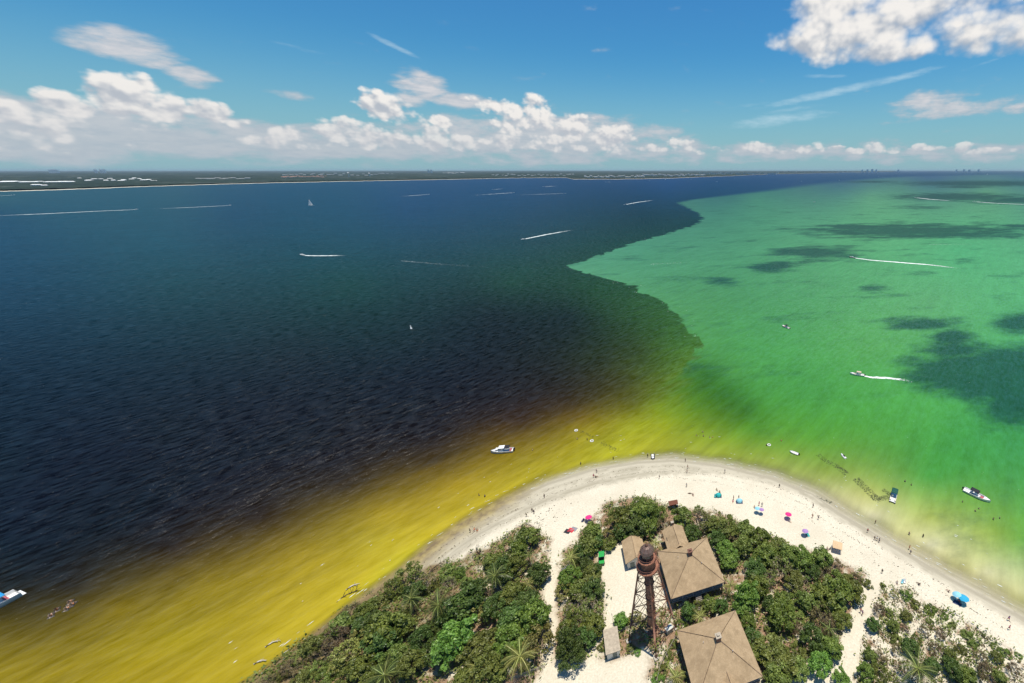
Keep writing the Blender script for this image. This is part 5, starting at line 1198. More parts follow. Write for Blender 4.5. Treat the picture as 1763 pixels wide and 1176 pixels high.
for u, v, dip, sh, tp, lab in [
    (1199, 750, .9, 'black', None, 'leftmost bather in the green shallows off the tip'), (1210, 744, .95, 'navy', None, 'farthest bather in the green shallows off the tip'), (1211, 751, .9, 'brown', 'brown', 'bather in brown in the green shallows off the tip'),
    (1222, 753, .85, 'orange', None, 'left bather of the close pair off the tip'), (1227, 753, .85, 'orange', 'yellow', 'right bather of the close pair off the tip'), (1320, 767, .8, 'olive', None, 'bather with a pale float in the yellow-green shallows'), (1345, 759, .9, 'brown', 'red', 'bather in red left of the white dinghy'),
    (1558, 829, .9, 'black', 'black', 'left bather in black above the green-roofed pontoon boat'), (1569, 835, .95, 'black', None, 'right bather above the green-roofed pontoon boat'), (1657, 864, 1.0, 'black', 'black', 'bather left of the white centre console boat'),
    (1685, 876, 1.0, 'black', None, 'right one of two bathers in front of the centre console boat'), (1679, 880, 1.0, 'navy', None, 'left one of two bathers in front of the centre console boat'), (1710, 894, .9, 'black', None, 'left one of two bathers right of the centre console boat'), (1721, 892, .9, 'navy', 'navy', 'right one of two bathers right of the centre console boat'),
    (1507, 900, .25, 'black', 'brown', 'wader in brown just off the beach below the pontoon boat'), (1589, 924, .4, 'black', 'olive', 'wader in olive on the pale sandbar'), (1565, 920, .5, 'grey', None, 'wader in grey shorts left on the pale sandbar'),
    (994, 756, .8, 'black', None, 'left bather in the yellow water near the pale floats'), (1011, 757, .8, 'brown', 'brown', 'right bather beside the pale float in the yellow water'), (917, 775, .9, 'olive', None, 'bather right of the white cabin cruiser'), (1000, 799, .5, 'black', 'black', 'wader in black in the yellow water left of the tip'), (1056, 790, .4, 'olive', None, 'wader close to the shore left of the tip'),
    (825, 853, .6, 'olive', None, 'left wader of a pair in the yellow water off the left beach'), (835, 855, .6, 'black', 'navy', 'right wader of a pair in the yellow water off the left beach')]:
    person(u, v, 'stand' if pr.random() < .8 else 'wave', sh, tp, lab, dip)
# swimmers lying on floats at the far left
floatm = mat('float_vinyl', (.80, .62, .50), .4, .1, 6)
for u, v, lab in ((121, 1037, 'bather on a pale float, farthest of the group at the far left'), (125, 1041, 'bather on a pale float, rightmost of the group at the far left'), (116, 1048, 'bather on a pale float, middle of the group at the far left'), (98, 1050, 'bather on a pale float, second from the left of the group'), (88, 1060, 'bather on a pale float, leftmost of the group at the far left')):
    p = G(u, v, .1); a = R(40) + pr.uniform(-.3, .3)
    f = empty('swim_float', (p.x, p.y, 0), a, lab.replace('bather on a', 'air mattress under the bather: a'), 'float')
    mb = MB()
    for k in range(4): mb.tube([(-.42 + .28 * k, -.75, .05), (-.42 + .28 * k, .8, .05)], .15, 8)
    mb.build('mattress', floatm, f, True); MB().tube([(-.35, -.55, .14), (.35, -.55, .14)], .11, 8).build('pillow', floatm, f, True)
    t = person(u, v, 'sit', 'white' if pr.random() < .5 else 'orange', None, lab, .001, a); t.location = (p.x, p.y, .08)
for u, v, lab in ((992, 741, 'white inflatable ring farthest out in the yellow water'), (1019, 759, 'white inflatable ring beside two bathers in yellow water'), (1324, 766, 'pale inflatable ring beside a bather in the yellow-green shallows')):
    p = G(u, v, .1); mb = MB(); mb.tube([(.62 * math.cos(2 * math.pi * k / 16), .62 * math.sin(2 * math.pi * k / 16), .1) for k in range(17)], .2, 8, False)
    o = mb.build('swim_ring', CLO['white'], None, True); o.location = (p.x, p.y, 0); prop(o, lab, 'float')

# ------------------------------------------------------------------ beach furniture
def umbrella(u, v, col, label, r=1.25, tilt=(.1, .1)):
    p = spot(u, v, 1.9); t = empty('beach_umbrella', p, pr.uniform(0, 1), label, 'umbrella'); tx, ty = tilt
    top = Vector((tx * 2, ty * 2, 2.25))
    MB().tube([(0, 0, -.3), (tx * .9, ty * .9, 1.1), top], .025, 6).build('pole', CLO['white'], t)
    ax = (top - Vector((tx * .9, ty * .9, 1.1))).normalized(); q_ = ax.to_track_quat('Z', 'Y').to_matrix()
    mb = MB(); n = 8; vs = [top + q_ @ Vector((0, 0, .08))]; fs = []
    for k in range(n * 2):
        th = math.pi * k / n; rr = r if k % 2 == 0 else r * .94
        vs.append(top + q_ @ Vector((rr * .55 * math.cos(th), rr * .55 * math.sin(th), -.10)))
    for k in range(n * 2):
        th = math.pi * k / n; rr = r if k % 2 == 0 else r * .93
        vs.append(top + q_ @ Vector((rr * math.cos(th), rr * math.sin(th), -.40 - (.05 if k % 2 == 0 else 0))))
    m_ = n * 2
    for k in range(m_):
        k2 = (k + 1) % m_; fs += [(0, 1 + k, 1 + k2), (1 + k, 1 + m_ + k, 1 + m_ + k2, 1 + k2)]
    mb.add(vs, fs); cn = mb.build('canopy', CLO[col] if isinstance(col, str) else col, t)
    sd_ = cn.modifiers.new('thick', 'SOLIDIFY'); sd_.thickness = .02
    for k in range(n):
        th = 2 * math.pi * k / n; MB().tube([top + q_ @ Vector((0, 0, .03)), top + q_ @ Vector((r * .93 * math.cos(th), r * .93 * math.sin(th), -.43))], .012, 4).build('rib', steel, cn)
bl = mat('bright_blue_cloth', (.03, .36, .58), .8, .1, 6); lb = mat('pale_blue_cloth', (.28, .60, .72), .8, .1, 6); magenta = mat('magenta_cloth', (.78, .03, .22), .8, .1, 6); mauve = mat('mauve_cloth', (.42, .24, .50), .8, .1, 6)
umbrella(1357, 886, magenta, 'pink beach umbrella in the middle of the white beach', 1.08); umbrella(1013, 891, magenta, 'pink beach umbrella left of the grove', 1.08); umbrella(1387, 915, mauve, 'purple beach umbrella right of the pink one', 1.0)
umbrella(1652, 1026, lb, 'tilted pale blue umbrella, left of the touching pair', 1.1, (-.25, .3)); umbrella(1660, 1031, bl, 'bright blue umbrella, right and larger of the touching pair', 1.35, (.15, .1)); umbrella(891, 934, bl, 'blue umbrella half hidden behind the leftmost beach trees', 1.2)
umbrella(1304, 876, lb, 'pale blue umbrella beside the purple one', .9); umbrella(1311, 878, mauve, 'small purple umbrella touching a pale blue one', .85)
def tent(u, v, m_, label, w_=2.3, rz=math.pi):
    p = spot(u, v, .6); t = empty('beach_tent', p, rz, label, 'tent')
    V = []; F = []; n, k_ = 10, 6
    for i in range(k_ + 1):
        a = math.pi * .5 * i / k_
        for j in range(n + 1):
            b_ = math.pi * j / n
            V.append((w_ / 2 * math.cos(b_) * (1 - .25 * math.sin(a)), 1.5 * math.sin(a) * math.sin(b_) * .75 - .5, 1.35 * math.sin(b_) * math.cos(a * .9)))
    for i in range(k_):
        for j in range(n): c = i * (n + 1) + j; F.append((c, c + 1, c + n + 2, c + n + 1))
    o = MB().add(V, F).build('shell', m_, t, True); o.modifiers.new('thick', 'SOLIDIFY').thickness = .02
    MB().box((0, -.1, .02), (w_ * .95, 1.3, .03)).build('floor', CLO['navy'], t)
    MB().tube([V[j] for j in range(n + 1)], .02, 5).build('hoop', steel, t)
tealc = mat('teal_cloth', (.03, .42, .42), .8, .12, 6)
tent(1237, 853, tealc, 'teal beach tent with two people behind it'); tent(1273, 863, lb, 'light blue beach tent with dark opening', 2.4); tent(1074, 874, bl, 'blue beach tent behind the grove trees', 2.6, 0)
def towel(u, v, col, label, rz, w_=1.0, l_=1.9):
    p = spot(u, v); V = []; F = []; nx, ny = 5, 9
    for j in range(ny + 1):
        for i in range(nx + 1):
            x, y = -w_ / 2 + w_ * i / nx, -l_ / 2 + l_ * j / ny; V.append((x + .03 * math.sin(j * 1.3), y, .035 + .02 * math.sin(i * 2.1 + j)))
    for j in range(ny):
        for i in range(nx): c = j * (nx + 1) + i; F.append((c, c + 1, c + nx + 2, c + nx + 1))
    o = MB().add(V, F).build('beach_towel', CLO[col] if isinstance(col, str) else col); o.location = p; o.rotation_euler = (0, 0, rz); o.modifiers.new('thick', 'SOLIDIFY').thickness = .03; prop(o, label, 'towel')
towel(977, 915, 'black', 'black blanket, left of three in a row above the footpath', 1.2, 1.6, 1.9); towel(983, 913, 'red', 'red blanket, middle of three in a row above the footpath', 1.2, 1.5, 1.9); towel(988, 911, 'grey', 'grey blanket, right of three in a row above the footpath', 1.2, 1.5, 1.9)
towel(1648, 1039, 'navy', 'dark blue towel in front of the blue umbrellas', .6, 1.5, 1.8); towel(1390, 920, 'teal', 'teal towel by the purple umbrella', .2)
def chair(u, v, col, label, rz):
    p = spot(u, v); t = empty('beach_chair', p, rz, label, 'chair')
    MB().box((0, .1, .3), (.55, .5, .04)).build('seat', col, t); MB().add([(-.27, -.12, .3), (.27, -.12, .3), (.27, -.5, .95), (-.27, -.5, .95), (-.27, -.16, .28), (.27, -.16, .28), (.27, -.54, .93), (-.27, -.54, .93)], [(0, 1, 2, 3), (7, 6, 5, 4), (0, 4, 5, 1), (1, 5, 6, 2), (2, 6, 7, 3), (3, 7, 4, 0)]).build('backrest', col, t)
    for x in (-.27, .27):
        for y in (-.3, .33): MB().tube([(x, y * .4, .3), (x, y, 0)], .015, 5).build('leg', steel, t)
        MB().box((x, .02, .52), (.05, .5, .03)).build('armrest', steel, t)
chair(1553, 1004, lb, 'pale blue beach chair, left of a pair on the right beach', 2.6); chair(1557, 1003, CLO['white'], 'white beach chair, right of a pair on the right beach', 2.8)
chair(1003, 898, CLO['navy'], 'navy beach chair, left of the left pink umbrella', 2.4); chair(1008, 898, CLO['grey'], 'grey beach chair in front of the left pink umbrella', 2.7); chair(1231, 856, CLO['teal'], 'teal beach chair left of the teal tent', 3.0)
# tan canopy on four poles
p = spot(1442, 939, 1.9); t = empty('shade_canopy', p, R(-20), 'tan square canopy on four poles on the white beach', 'canopy'); tanc = mat('tan_canvas', (.62, .44, .26), .85, .1, 5)
MB().add([(-1.35, -1.35, 2.0), (1.35, -1.35, 2.0), (1.35, 1.35, 2.0), (-1.35, 1.35, 2.0), (0, 0, 2.4), (-1.35, -1.35, 1.85), (1.35, -1.35, 1.85), (1.35, 1.35, 1.85), (-1.35, 1.35, 1.85)], [(0, 1, 4), (1, 2, 4), (2, 3, 4), (3, 0, 4), (0, 5, 6, 1), (1, 6, 7, 2), (2, 7, 8, 3), (3, 8, 5, 0)]).build('roof', tanc, t)
for x in (-1.3, 1.3):
    for y in (-1.3, 1.3): MB().tube([(x, y, -.1), (x, y, 1.95)], .03, 6).build('pole', steel, t)
# brown information kiosk at the head of the beach
p = spot(1159, 869, 1.2); t = empty('notice_kiosk', p, R(15), 'brown wooden kiosk with a small roof at the top of the beach', 'kiosk'); kb = mat('kiosk_timber', (.17, .06, .035), .8, .2, 3)
for x in (-1.0, 1.0): MB().box((x, 0, 1.1), (.14, .14, 2.4)).build('post', kb, t)
MB().box((0, 0, 1.3), (2.0, .1, 1.1)).build('panel', kb, t)
MB().add([(-1.5, -1.0, 2.15), (1.5, -1.0, 2.15), (1.5, 0, 2.75), (-1.5, 0, 2.75), (1.5, 1.0, 2.15), (-1.5, 1.0, 2.15), (-1.5, -1.0, 2.07), (1.5, -1.0, 2.07), (1.5, 1.0, 2.07), (-1.5, 1.0, 2.07)], [(0, 1, 2, 3), (3, 2, 4, 5), (0, 6, 7, 1), (4, 8, 9, 5), (1, 7, 8, 4, 2), (5, 9, 6, 0, 3)]).build('roof', kb, t)
p = spot(1166, 872, .5); o = MB().lathe([(.24, 0), (.28, .1), (.3, .85), (.32, .9), (.2, 1.02), (0, 1.05)], 12).build('litter_bin', CLO['navy']); o.location = p; prop(o, 'dark litter bin right of the brown kiosk', 'bin')

# ------------------------------------------------------------------ driftwood
drift_d = mat('dark_driftwood', (.07, .05, .035), .9, .3, 4); drift_w = mat('bleached_driftwood', (.55, .50, .42), .9, .2, 4)
def snag(u, v, L, m_, label, rz, n=7, h=1.0, flat=.3, z=None):
    p = spot(u, v) if z is None else G(u, v, z); g = random.Random(int(u * 7 + v)); mb = MB()
    pts = [Vector((L * (k / 4 - .5), .12 * L * math.sin(k), .12 + flat * k / 4)) for k in range(5)]; mb.tube(pts, [.2, .17, .14, .1, .05], 7)
    for k in range(n):
        b_ = pts[1].lerp(pts[4], g.random()); d = Vector((g.uniform(.1, 1), g.choice((-1, 1)) * g.uniform(.4, 1), g.uniform(.1, h))).normalized() * L * g.uniform(.2, .5)
        mb.tube([b_, b_ + d * .5 + Vector((0, 0, .05)), b_ + d], [.08, .055, .02], 5)
    o = mb.build('driftwood_snag', m_, None, True); o.location = p; o.rotation_euler = (0, 0, rz); prop(o, label, 'driftwood')
snag(826, 951, 4.2, drift_d, 'dark forked driftwood stump on the wet left beach', 2.7, 9, 1.4); snag(748, 983, 4.0, drift_d, 'dark dead snag leaning at the thicket edge by the beach', 1.1, 9, 1.8, 1.2); snag(598, 1026, 4.5, drift_d, 'dark branching driftwood at the water edge left of the thicket', .9, 10, .8)
for k, (u, v, L, rz) in enumerate([(608, 1010, 3.0, .75), (470, 1108, 2.6, .7), (449, 1140, 2.4, .4)]):
    snag(u, v, L, drift_w, '%s bleached driftwood log in the yellow shallows, counted from the right' % ORD[sorted([608, 470, 449], reverse=True).index(u)], rz, 4, .3, .15, .12)
for k, (u, v, L, rz) in enumerate([(690, 1120, 4.0, .5), (735, 1130, 4.5, .45), (715, 1160, 4.2, .6)]): snag(u, v, L, drift_d, '%s dark dead trunk from the left on the ground of the thicket' % ORD[sorted([690, 735, 715]).index(u)], rz, 3, .3, .2)

# ------------------------------------------------------------------ boats
gel = mat('white_gelcoat', (.80, .80, .78), .25, .04, 2, 0, 0, .5); gel2 = mat('cream_gelcoat', (.70, .64, .54), .35, .06, 2); engine = mat('engine_cowl', (.015, .015, .018), .3, .1); wscreen = mat('tinted_screen', (.03, .035, .045), .08, .1, 2, 0, 0, .6)
blk = mat('black_canvas', (.02, .018, .025), .8, .2, 4); tanb = mat('tan_canvas_top', (.60, .46, .36), .8, .1, 4); bluec = mat('blue_canvas', (.02, .28, .62), .7, .1, 4); greenc = mat('green_canvas', (.008, .075, .05), .8, .15, 4); redseat = mat('red_seat', (.45, .10, .12), .6, .1, 4); hulld = mat('dark_hull', (.03, .03, .05), .3, .1)
def hull_parts(t, L, B, hm, dm, foredeck=.6, D=.9):
    def w_(k): return B / 2 * (1 - max(0, (k - .5) / .5) ** 2.3) * (.94 + .06 * min(1, k * 4))
    def zg(k): return D * (.72 + .35 * k ** 2)
    N = 12; V = []; F = []
    for i in range(N + 1):
        k = i / N; y = -L / 2 + L * k; hw = max(w_(k), .02); ch = hw * .86; zc = -.05 + .45 * max(0, k - .65) ** 1.5
        V += [(-hw, y, zg(k)), (-ch, y - .0, zc), (0, y, -.35 + .6 * max(0, k - .6) ** 1.2), (ch, y, zc), (hw, y, zg(k))]
    for i in range(N):
        for j in range(4): a = i * 5 + j; F.append((a, a + 1, a + 6, a + 5))
    F.append((4, 3, 2, 1, 0)); hu = MB().add(V, F).build('hull', hm, t, True)
    V = []; F = []; fl = .32
    for i in range(N + 1):
        k = i / N; y = -L / 2 + L * k; hw = max(w_(k), .02); iw = max(hw - .2, .005); z = zg(k) + .005
        V += [(-hw, y, z), (-iw, y, z), (-iw, y, fl), (iw, y, fl), (iw, y, z), (hw, y, z)]
    for i in range(N):
        k = (i + .5) / N; a = i * 6
        if k > foredeck: F.append((a, a + 5, a + 11, a + 6))
        else: F += [(a, a + 1, a + 7, a + 6), (a + 1, a + 2, a + 8, a + 7), (a + 2, a + 3, a + 9, a + 8), (a + 3, a + 4, a + 10, a + 9), (a + 4, a + 5, a + 11, a + 10)]
    j = (int(foredeck * N + .5)) * 6; F.append((j + 1, j + 2, j + 3, j + 4)); F.append((0, 1, 2, 3, 4, 5)); MB().add(V, F).build('deck', dm, t)
    MB().tube([(max(w_(i / N), .02), -L / 2 + L * i / N, zg(i / N) + .02) for i in range(N + 1)] + [(-max(w_(i / N), .02), -L / 2 + L * i / N, zg(i / N) + .02) for i in range(N, -1, -1)], .045, 5).build('rub_rail', steel, t)
    return zg
def top_canopy(t, y0, y1, wd, z, m_, base=.6):
    n = 6; V = []
    for j in range(5):
        for i in range(n + 1): x = -wd / 2 + wd * i / n; V.append((x, y0 + (y1 - y0) * j / 4, z + .12 * (1 - (2 * i / n - 1) ** 2)))
    F = [(j * (n + 1) + i, j * (n + 1) + i + 1, (j + 1) * (n + 1) + i + 1, (j + 1) * (n + 1) + i) for j in range(4) for i in range(n)]
    o = MB().add(V, F).build('canopy', m_, t, True); o.modifiers.new('thick', 'SOLIDIFY').thickness = .06
    for x in (-wd / 2 + .08, wd / 2 - .08):
        for y in (y0 + .15, y1 - .15): MB().tube([(x * 1.02, y, base), (x, y, z)], .03, 5).build('canopy_post', steel, t)
def outboard(t, x, y, z):
    o = MB(); o.box((x, y - .28, z + .35), (.42, .62, .5), 0, .8); e_ = o.build('outboard_motor', engine, t); MB().box((x, y - .25, z - .3), (.16, .26, .9)).build('motor_leg', engine, e_)
def boat(bow, stern, label, style, L=None, wake=None, name='motor_boat', canopy=blk, hm=gel):
    a, b_ = G(*bow), G(*stern); c = (a + b_) / 2; d = a - b_; Lm = L or d.length
    t = empty(name, (c.x, c.y, 0), math.atan2(d.y, d.x) - math.pi / 2, label, 'boat'); B = Lm * .32
    if style == 'cruiser':
        hull_parts(t, Lm, B, hm, gel, .45, 1.1)
        MB().box((0, Lm * .12, 1.35), (B * .62, Lm * .36, .75), 0, .82).build('cabin', gel, t); MB().box((0, Lm * .0, 2.35), (B * .78, Lm * .26, .1), 0, .92).build('hard_top', gel, t)
        MB().box((0, Lm * .135, 1.92), (B * .60, .08, .55)).build('windscreen', wscreen, t)
        for x in (-1, 1): MB().box((x * B * .275, Lm * .12, 1.5), (.06, Lm * .2, .25)).build('side_window', wscreen, t); MB().tube([(x * B * .36, -Lm * .1, 1.0), (x * B * .34, -Lm * .08, 2.32)], .04, 5).build('post', steel, t)
        top_canopy(t, -Lm * .36, -Lm * .13, B * .8, 2.2, blk, 1.0); MB().box((0, -Lm * .38, .6), (B * .7, .5, .5)).build('seat', redseat, t); outboard(t, -.35, -Lm / 2, .5); outboard(t, .35, -Lm / 2, .5)
        pts = [(s * B * .3 * (1 - .9 * k / 5), Lm * (.2 + .29 * k / 5), 1.5) for s in (1,) for k in range(6)]; MB().tube(pts + [(-x, y, z) for x, y, z in reversed(pts)], .025, 5).build('bow_rail', steel, t)
    elif style == 'console':
        hull_parts(t, Lm, B, hm, gel, .72, .95)
        MB().box((0, -Lm * .04, .85), (.85, 1.1, 1.0), 0, .85).build('console', gel, t); MB().box((0, -Lm * .04 + .5, 1.5), (.75, .06, .45)).build('windscreen', wscreen, t); MB().box((0, -Lm * .2, .7), (1.1, .5, .6)).build('seat', gel2, t); MB().box((0, Lm * .2, .5), (B * .4, Lm * .16, .28)).build('bow_cushion', redseat if canopy is blk else gel2, t)
        top_canopy(t, -Lm * .26, Lm * .06, B * .72, 2.15, canopy, .5); outboard(t, 0, -Lm / 2, .5)
        MB().box((B * .3, Lm * .12, .7), (.3, .5, .4)).build('cooler', steel, t)
    elif style == 'bowrider':
        hull_parts(t, Lm, B * 1.15, hm, gel, .8, 1.75)
        for x in (-1, 1): MB().box((x * B * .26, Lm * .02, .75), (B * .28, .5, .85)).build('console', gel, t)
        MB().add([(-B * .42, Lm * .05, 1.0), (B * .42, Lm * .05, 1.0), (B * .3, -Lm * .02, 1.5), (-B * .3, -Lm * .02, 1.5), (-B * .42, Lm * .05 - .03, 1.0), (B * .42, Lm * .05 - .03, 1.0), (B * .3, -Lm * .02 - .03, 1.5), (-B * .3, -Lm * .02 - .03, 1.5)], [(0, 1, 2, 3), (7, 6, 5, 4), (0, 4, 5, 1), (2, 6, 7, 3)]).build('windscreen', wscreen, t)
        MB().box((0, -Lm * .33, .6), (B * .8, .6, .55)).build('seat', redseat, t); MB().box((0, -Lm * .52, .18), (B * .9, .8, .1)).build('swim_platform', gel, t); top_canopy(t, -Lm * .34, -Lm * .04, B * .9, 2.7, canopy, 1.3); MB().box((B * .2, -Lm * .5 - .02, .55), (.4, .06, .3)).build('hatch', engine, t)
    elif style == 'pontoon':
        for x in (-B * .42, B * .42): MB().tube([(x, -Lm / 2, .1), (x, Lm * .42, .1), (x, Lm / 2, .3)], [.32, .32, .08], 10).build('pontoon', steel, t, True)
        MB().box((0, 0, .5), (B * 1.1, Lm * .92, .12)).build('deck', gel, t)
        for x in (-1, 1): MB().box((x * B * .53, 0, .85), (.05, Lm * .86, .6)).build('side_panel', gel, t); MB().box((x * B * .36, Lm * .28, .75), (B * .25, Lm * .24, .4)).build('seat', gel2, t)
        MB().box((B * .2, -Lm * .05, .95), (.6, .6, .8)).build('console', gel2, t); top_canopy(t, -Lm * .46, Lm * .05, B * 1.1, 2.3, canopy, .6); outboard(t, 0, -Lm / 2, .5)
    elif style == 'ski':
        V = []; F = []; N = 8
        for i in range(N + 1):
            k = i / N; hw = .55 * (1 - max(0, (k - .5) / .5) ** 2) + .03; y = -Lm / 2 + Lm * k; V += [(-hw, y, .25), (-hw * .8, y, -.15), (hw * .8, y, -.15), (hw, y, .25), (0, y, .5 + .25 * math.sin(k * 3.1))]
        for i in range(N):
            for j in range(5): a_ = i * 5 + j; b2 = i * 5 + (j + 1) % 5; F.append((a_, b2, b2 + 5, a_ + 5))
        F.append((0, 1, 2, 3, 4)); MB().add(V, F).build('hull', gel, t, True); MB().box((0, -.35, .72), (.4, 1.2, .25), 0, .8).build('saddle', blk, t); MB().tube([(-.4, .35, 1.0), (0, .45, .95), (.4, .35, 1.0)], .03, 5).build('handlebar', engine, t)
    elif style == 'dinghy':
        hull_parts(t, Lm, B * 1.25, hm, gel, .85, .55); MB().box((0, -Lm * .12, .45), (B * 1.0, .3, .06)).build('thwart', gel2, t); MB().box((0, Lm * .15, .45), (B * .9, .3, .06)).build('thwart', gel2, t); outboard(t, 0, -Lm / 2, .25)
    elif style == 'inflatable':
        pts = [(.62 * math.cos(math.pi * k / 10), Lm * .22 + .62 * math.sin(math.pi * k / 10), .28) for k in range(11)]; MB().tube([(.62, -Lm / 2, .25)] + pts + [(-.62, -Lm / 2, .25)], .2, 8).build('tube', hulld, t, True); MB().box((0, -.1, .2), (1.0, Lm * .8, .06)).build('floor', gel, t); MB().box((0, -.2, .42), (1.0, .28, .05)).build('thwart', gel2, t)
    else:
        hull_parts(t, Lm, B, hm, gel, .55, 1.0); MB().box((0, 0, 1.1), (B * .5, Lm * .22, .9), 0, .8).build('cabin', gel, t); MB().box((0, Lm * .12, 1.25), (B * .42, .06, .4)).build('windscreen', wscreen, t)
    if wake: make_wake(t, stern, *wake)
    return t
foam = bpy.data.materials.new('foam'); foam.use_nodes = True; q = NT(foam.node_tree); b = q.n['Principled BSDF']; b.inputs['Base Color'].default_value = (.78, .82, .80, 1); b.inputs['Roughness'].default_value = .8
ff = q.attr('cover').outputs['Fac']; nz = q.noise(q.add('ShaderNodeNewGeometry').outputs['Position'], .7, 4, .65)
al = q.mr(q.math('ADD', ff, q.math('MULTIPLY', q.math('SUBTRACT', nz, .5), 1.1)), .35, .75, 0, 1, True)
tr = q.add('ShaderNodeBsdfTransparent'); mx = q.add('ShaderNodeMixShader'); q.link(al, mx.inputs[0]); q.link(tr.outputs[0], mx.inputs[1]); q.link(b.outputs[0], mx.inputs[2]); q.link(mx.outputs[0], q.n['Material Output'].inputs[0])
def ribbon(name, pts, w0, w1, z=.05, strength=1.0, seed=0, lump=.12):
    """low foam ridge along a line of places: uneven edges, thinning towards its end"""
    P = [Vector((p[0], p[1], 0)) for p in pts]; ln = [0.0]
    for a, b_ in zip(P[:-1], P[1:]): ln.append(ln[-1] + (b_ - a).length)
    tot = ln[-1]; n = max(12, min(90, int(tot / max(w0 * .7, .8)))); V = []; F = []; C = []; g = random.Random(seed)
    for i in range(n + 1):
        s_ = tot * i / n; k = 0
        while k < len(P) - 2 and ln[k + 1] < s_: k += 1
        f = (s_ - ln[k]) / max(ln[k + 1] - ln[k], 1e-6); c = P[k].lerp(P[k + 1], f); d = (P[k + 1] - P[k]).normalized(); nn = Vector((-d.y, d.x, 0)); w_ = (w0 + (w1 - w0) * i / n) * g.uniform(.75, 1.2) / 2; c = c + nn * g.uniform(-.15, .15) * w_
        for j, x in enumerate((-1, -.5, 0, .5, 1)):
            V.append(c + nn * x * w_ + Vector((0, 0, z + lump * (1 - abs(x)) * g.uniform(.4, 1.2)))); C.append(strength * (1 - .8 * (i / n) ** 1.5) * (.25 if abs(x) == 1 else 1.0) * g.uniform(.8, 1.1))
    for i in range(n):
        for j in range(4): a = i * 5 + j; F.append((a, a + 1, a + 6, a + 5))
    me = MB().add(V, F).mesh(name, True); at = me.attributes.new('cover', 'FLOAT', 'POINT'); at.data.foreach_set('value', np.array(C, np.float32)); return me
def make_wake(t, stern, pts, w0, w1, st=1.2):
    M = Matrix.Translation(t.location) @ t.rotation_euler.to_matrix().to_4x4(); inv = M.inverted()
    loc = [inv @ G(*stern)] + [inv @ G(*p) for p in pts]
    link_mesh('wake', ribbon('wake', loc, w0, w1, .06, st, int(stern[0])), foam, t)
boat((846, 779.5), (884, 776), 'white cabin cruiser with black bimini anchored off the left beach', 'cruiser', 8.6)
boat((1699, 863), (1664, 846), 'white centre console boat with black top near the right beach', 'console', 8.2)
boat((1535.5, 867), (1540, 848.5), 'pontoon boat with dark green roof in the shallows', 'pontoon', 5.6, canopy=greenc, name='pontoon_boat')
boat((-62, 1074), (6, 1038), 'white bowrider with blue bimini cut by the left edge', 'bowrider', 10.5, canopy=bluec)
boat((1463, 644), (1488, 647.5), 'white boat with tan top running across green water', 'console', 7.6, ([(1500, 650), (1530, 651), (1552, 654), (1578, 659)], 2.0, 4.2, 1.05), canopy=tanb)
boat((1345, 561), (1361, 567), 'white boat with dark top drifting in the green water', 'console', 7.2)
boat((1448, 782), (1456, 790), 'white and black jet ski in the yellow-green shallows', 'ski', 3.2, name='jet_ski')
boat((1360, 778), (1374, 783), 'white dinghy with outboard in the yellow-green shallows', 'dinghy', 3.6, name='dinghy')
boat((1124.5, 793), (1123.5, 781), 'dark inflatable tender beached at the tip', 'inflatable', 3.4, name='inflatable_boat')
boat((1462, 443), (1473, 444.5), 'dark-hulled speedboat with long wake across the green water', 'runabout', 8.5, ([(1500, 448), (1550, 452), (1600, 456), (1660, 463)], 4.2, 7.5, 1.45), hm=hulld)
FAR = [((238, 360.5), (232, 361), [(160, 364), (80, 368), (-20, 372)], 5, 9, 1.3, 'speedboat with the longest white wake, at the far left'), ((399, 353.5), (393, 354), [(330, 357), (250, 360.5)], 4, 8, .9, 'speedboat just right of the one with the longest wake'), ((516, 438.5), (525, 440), [(545, 440.5), (600, 440)], 2.5, 4, 1.0, 'small speedboat with short wake in the left middle water'),
    ((896, 413.5), (904, 411.5), [(940, 404), (992, 395)], 3, 5, 1.0, 'speedboat heading left with wake above the plume point'), ((1071, 353.5), (1078, 352), [(1100, 348), (1130, 344)], 4, 6, 1.0, 'speedboat left of the green water tip'), ((1572, 340), (1579, 340.6), [(1600, 343), (1642, 346)], 5, 8, 1.3, 'left of two speedboats racing on the right'), ((1673, 347), (1680, 347.5), [(1715, 350), (1790, 353)], 5, 8, 1.2, 'right of two speedboats racing on the right'),
    ((741, 334.5), (736, 335), [(715, 336.5), (680, 339)], 5, 8, .8, 'far speedboat trailing left above the sailboat'), ((845, 326.5), (850, 326), [(870, 325)], 6, 9, .8, 'far speedboat heading left near the wooded shore'), ((888, 331.5), (882, 332), [(850, 334), (790, 338)], 6, 9, .7, 'far speedboat heading right below the wooded shore'), ((932, 322), (938, 321.7), [(962, 320)], 6, 9, .9, 'far speedboat left of the built-up point'), ((977, 333), (970, 333.3), [(930, 334.5), (860, 336.5)], 5, 8, .7, 'far speedboat with long thin wake under the point'),
    ((1040, 313.5), (1046, 313.3), [(1054, 313)], 8, 10, .9, 'far boat close under the built-up point'), ((28, 335.5), (22, 336), [(-30, 338)], 6, 9, .8, 'far boat below the left wooded shore')]
for bow, stern, wk, w0, w1, st_, lab in FAR: boat(bow, stern, lab, 'runabout', 10.5, (wk, w0 * 1.5, w1 * 1.7, st_ * 1.2), name='speedboat')
for k, (u, v, L) in enumerate(((1402, 348, 11), (1118, 311, 16), (1190, 309, 16), (1234, 313, 16), (1265, 307, 20), (1380, 312, 16), (1445, 310.5, 16), (1513, 304, 20))): boat((u - 2, v), (u + 2, v), ['white boat at rest in the green water near its far tip', 'first anchored boat right of the far point', 'second anchored boat right of the far point', 'third anchored boat right of the far point', 'fourth anchored boat right of the far point', 'fifth anchored boat right of the far point', 'sixth anchored boat right of the far point', 'rightmost small anchored boat near the horizon'][k], 'runabout', L, name='anchored_boat')
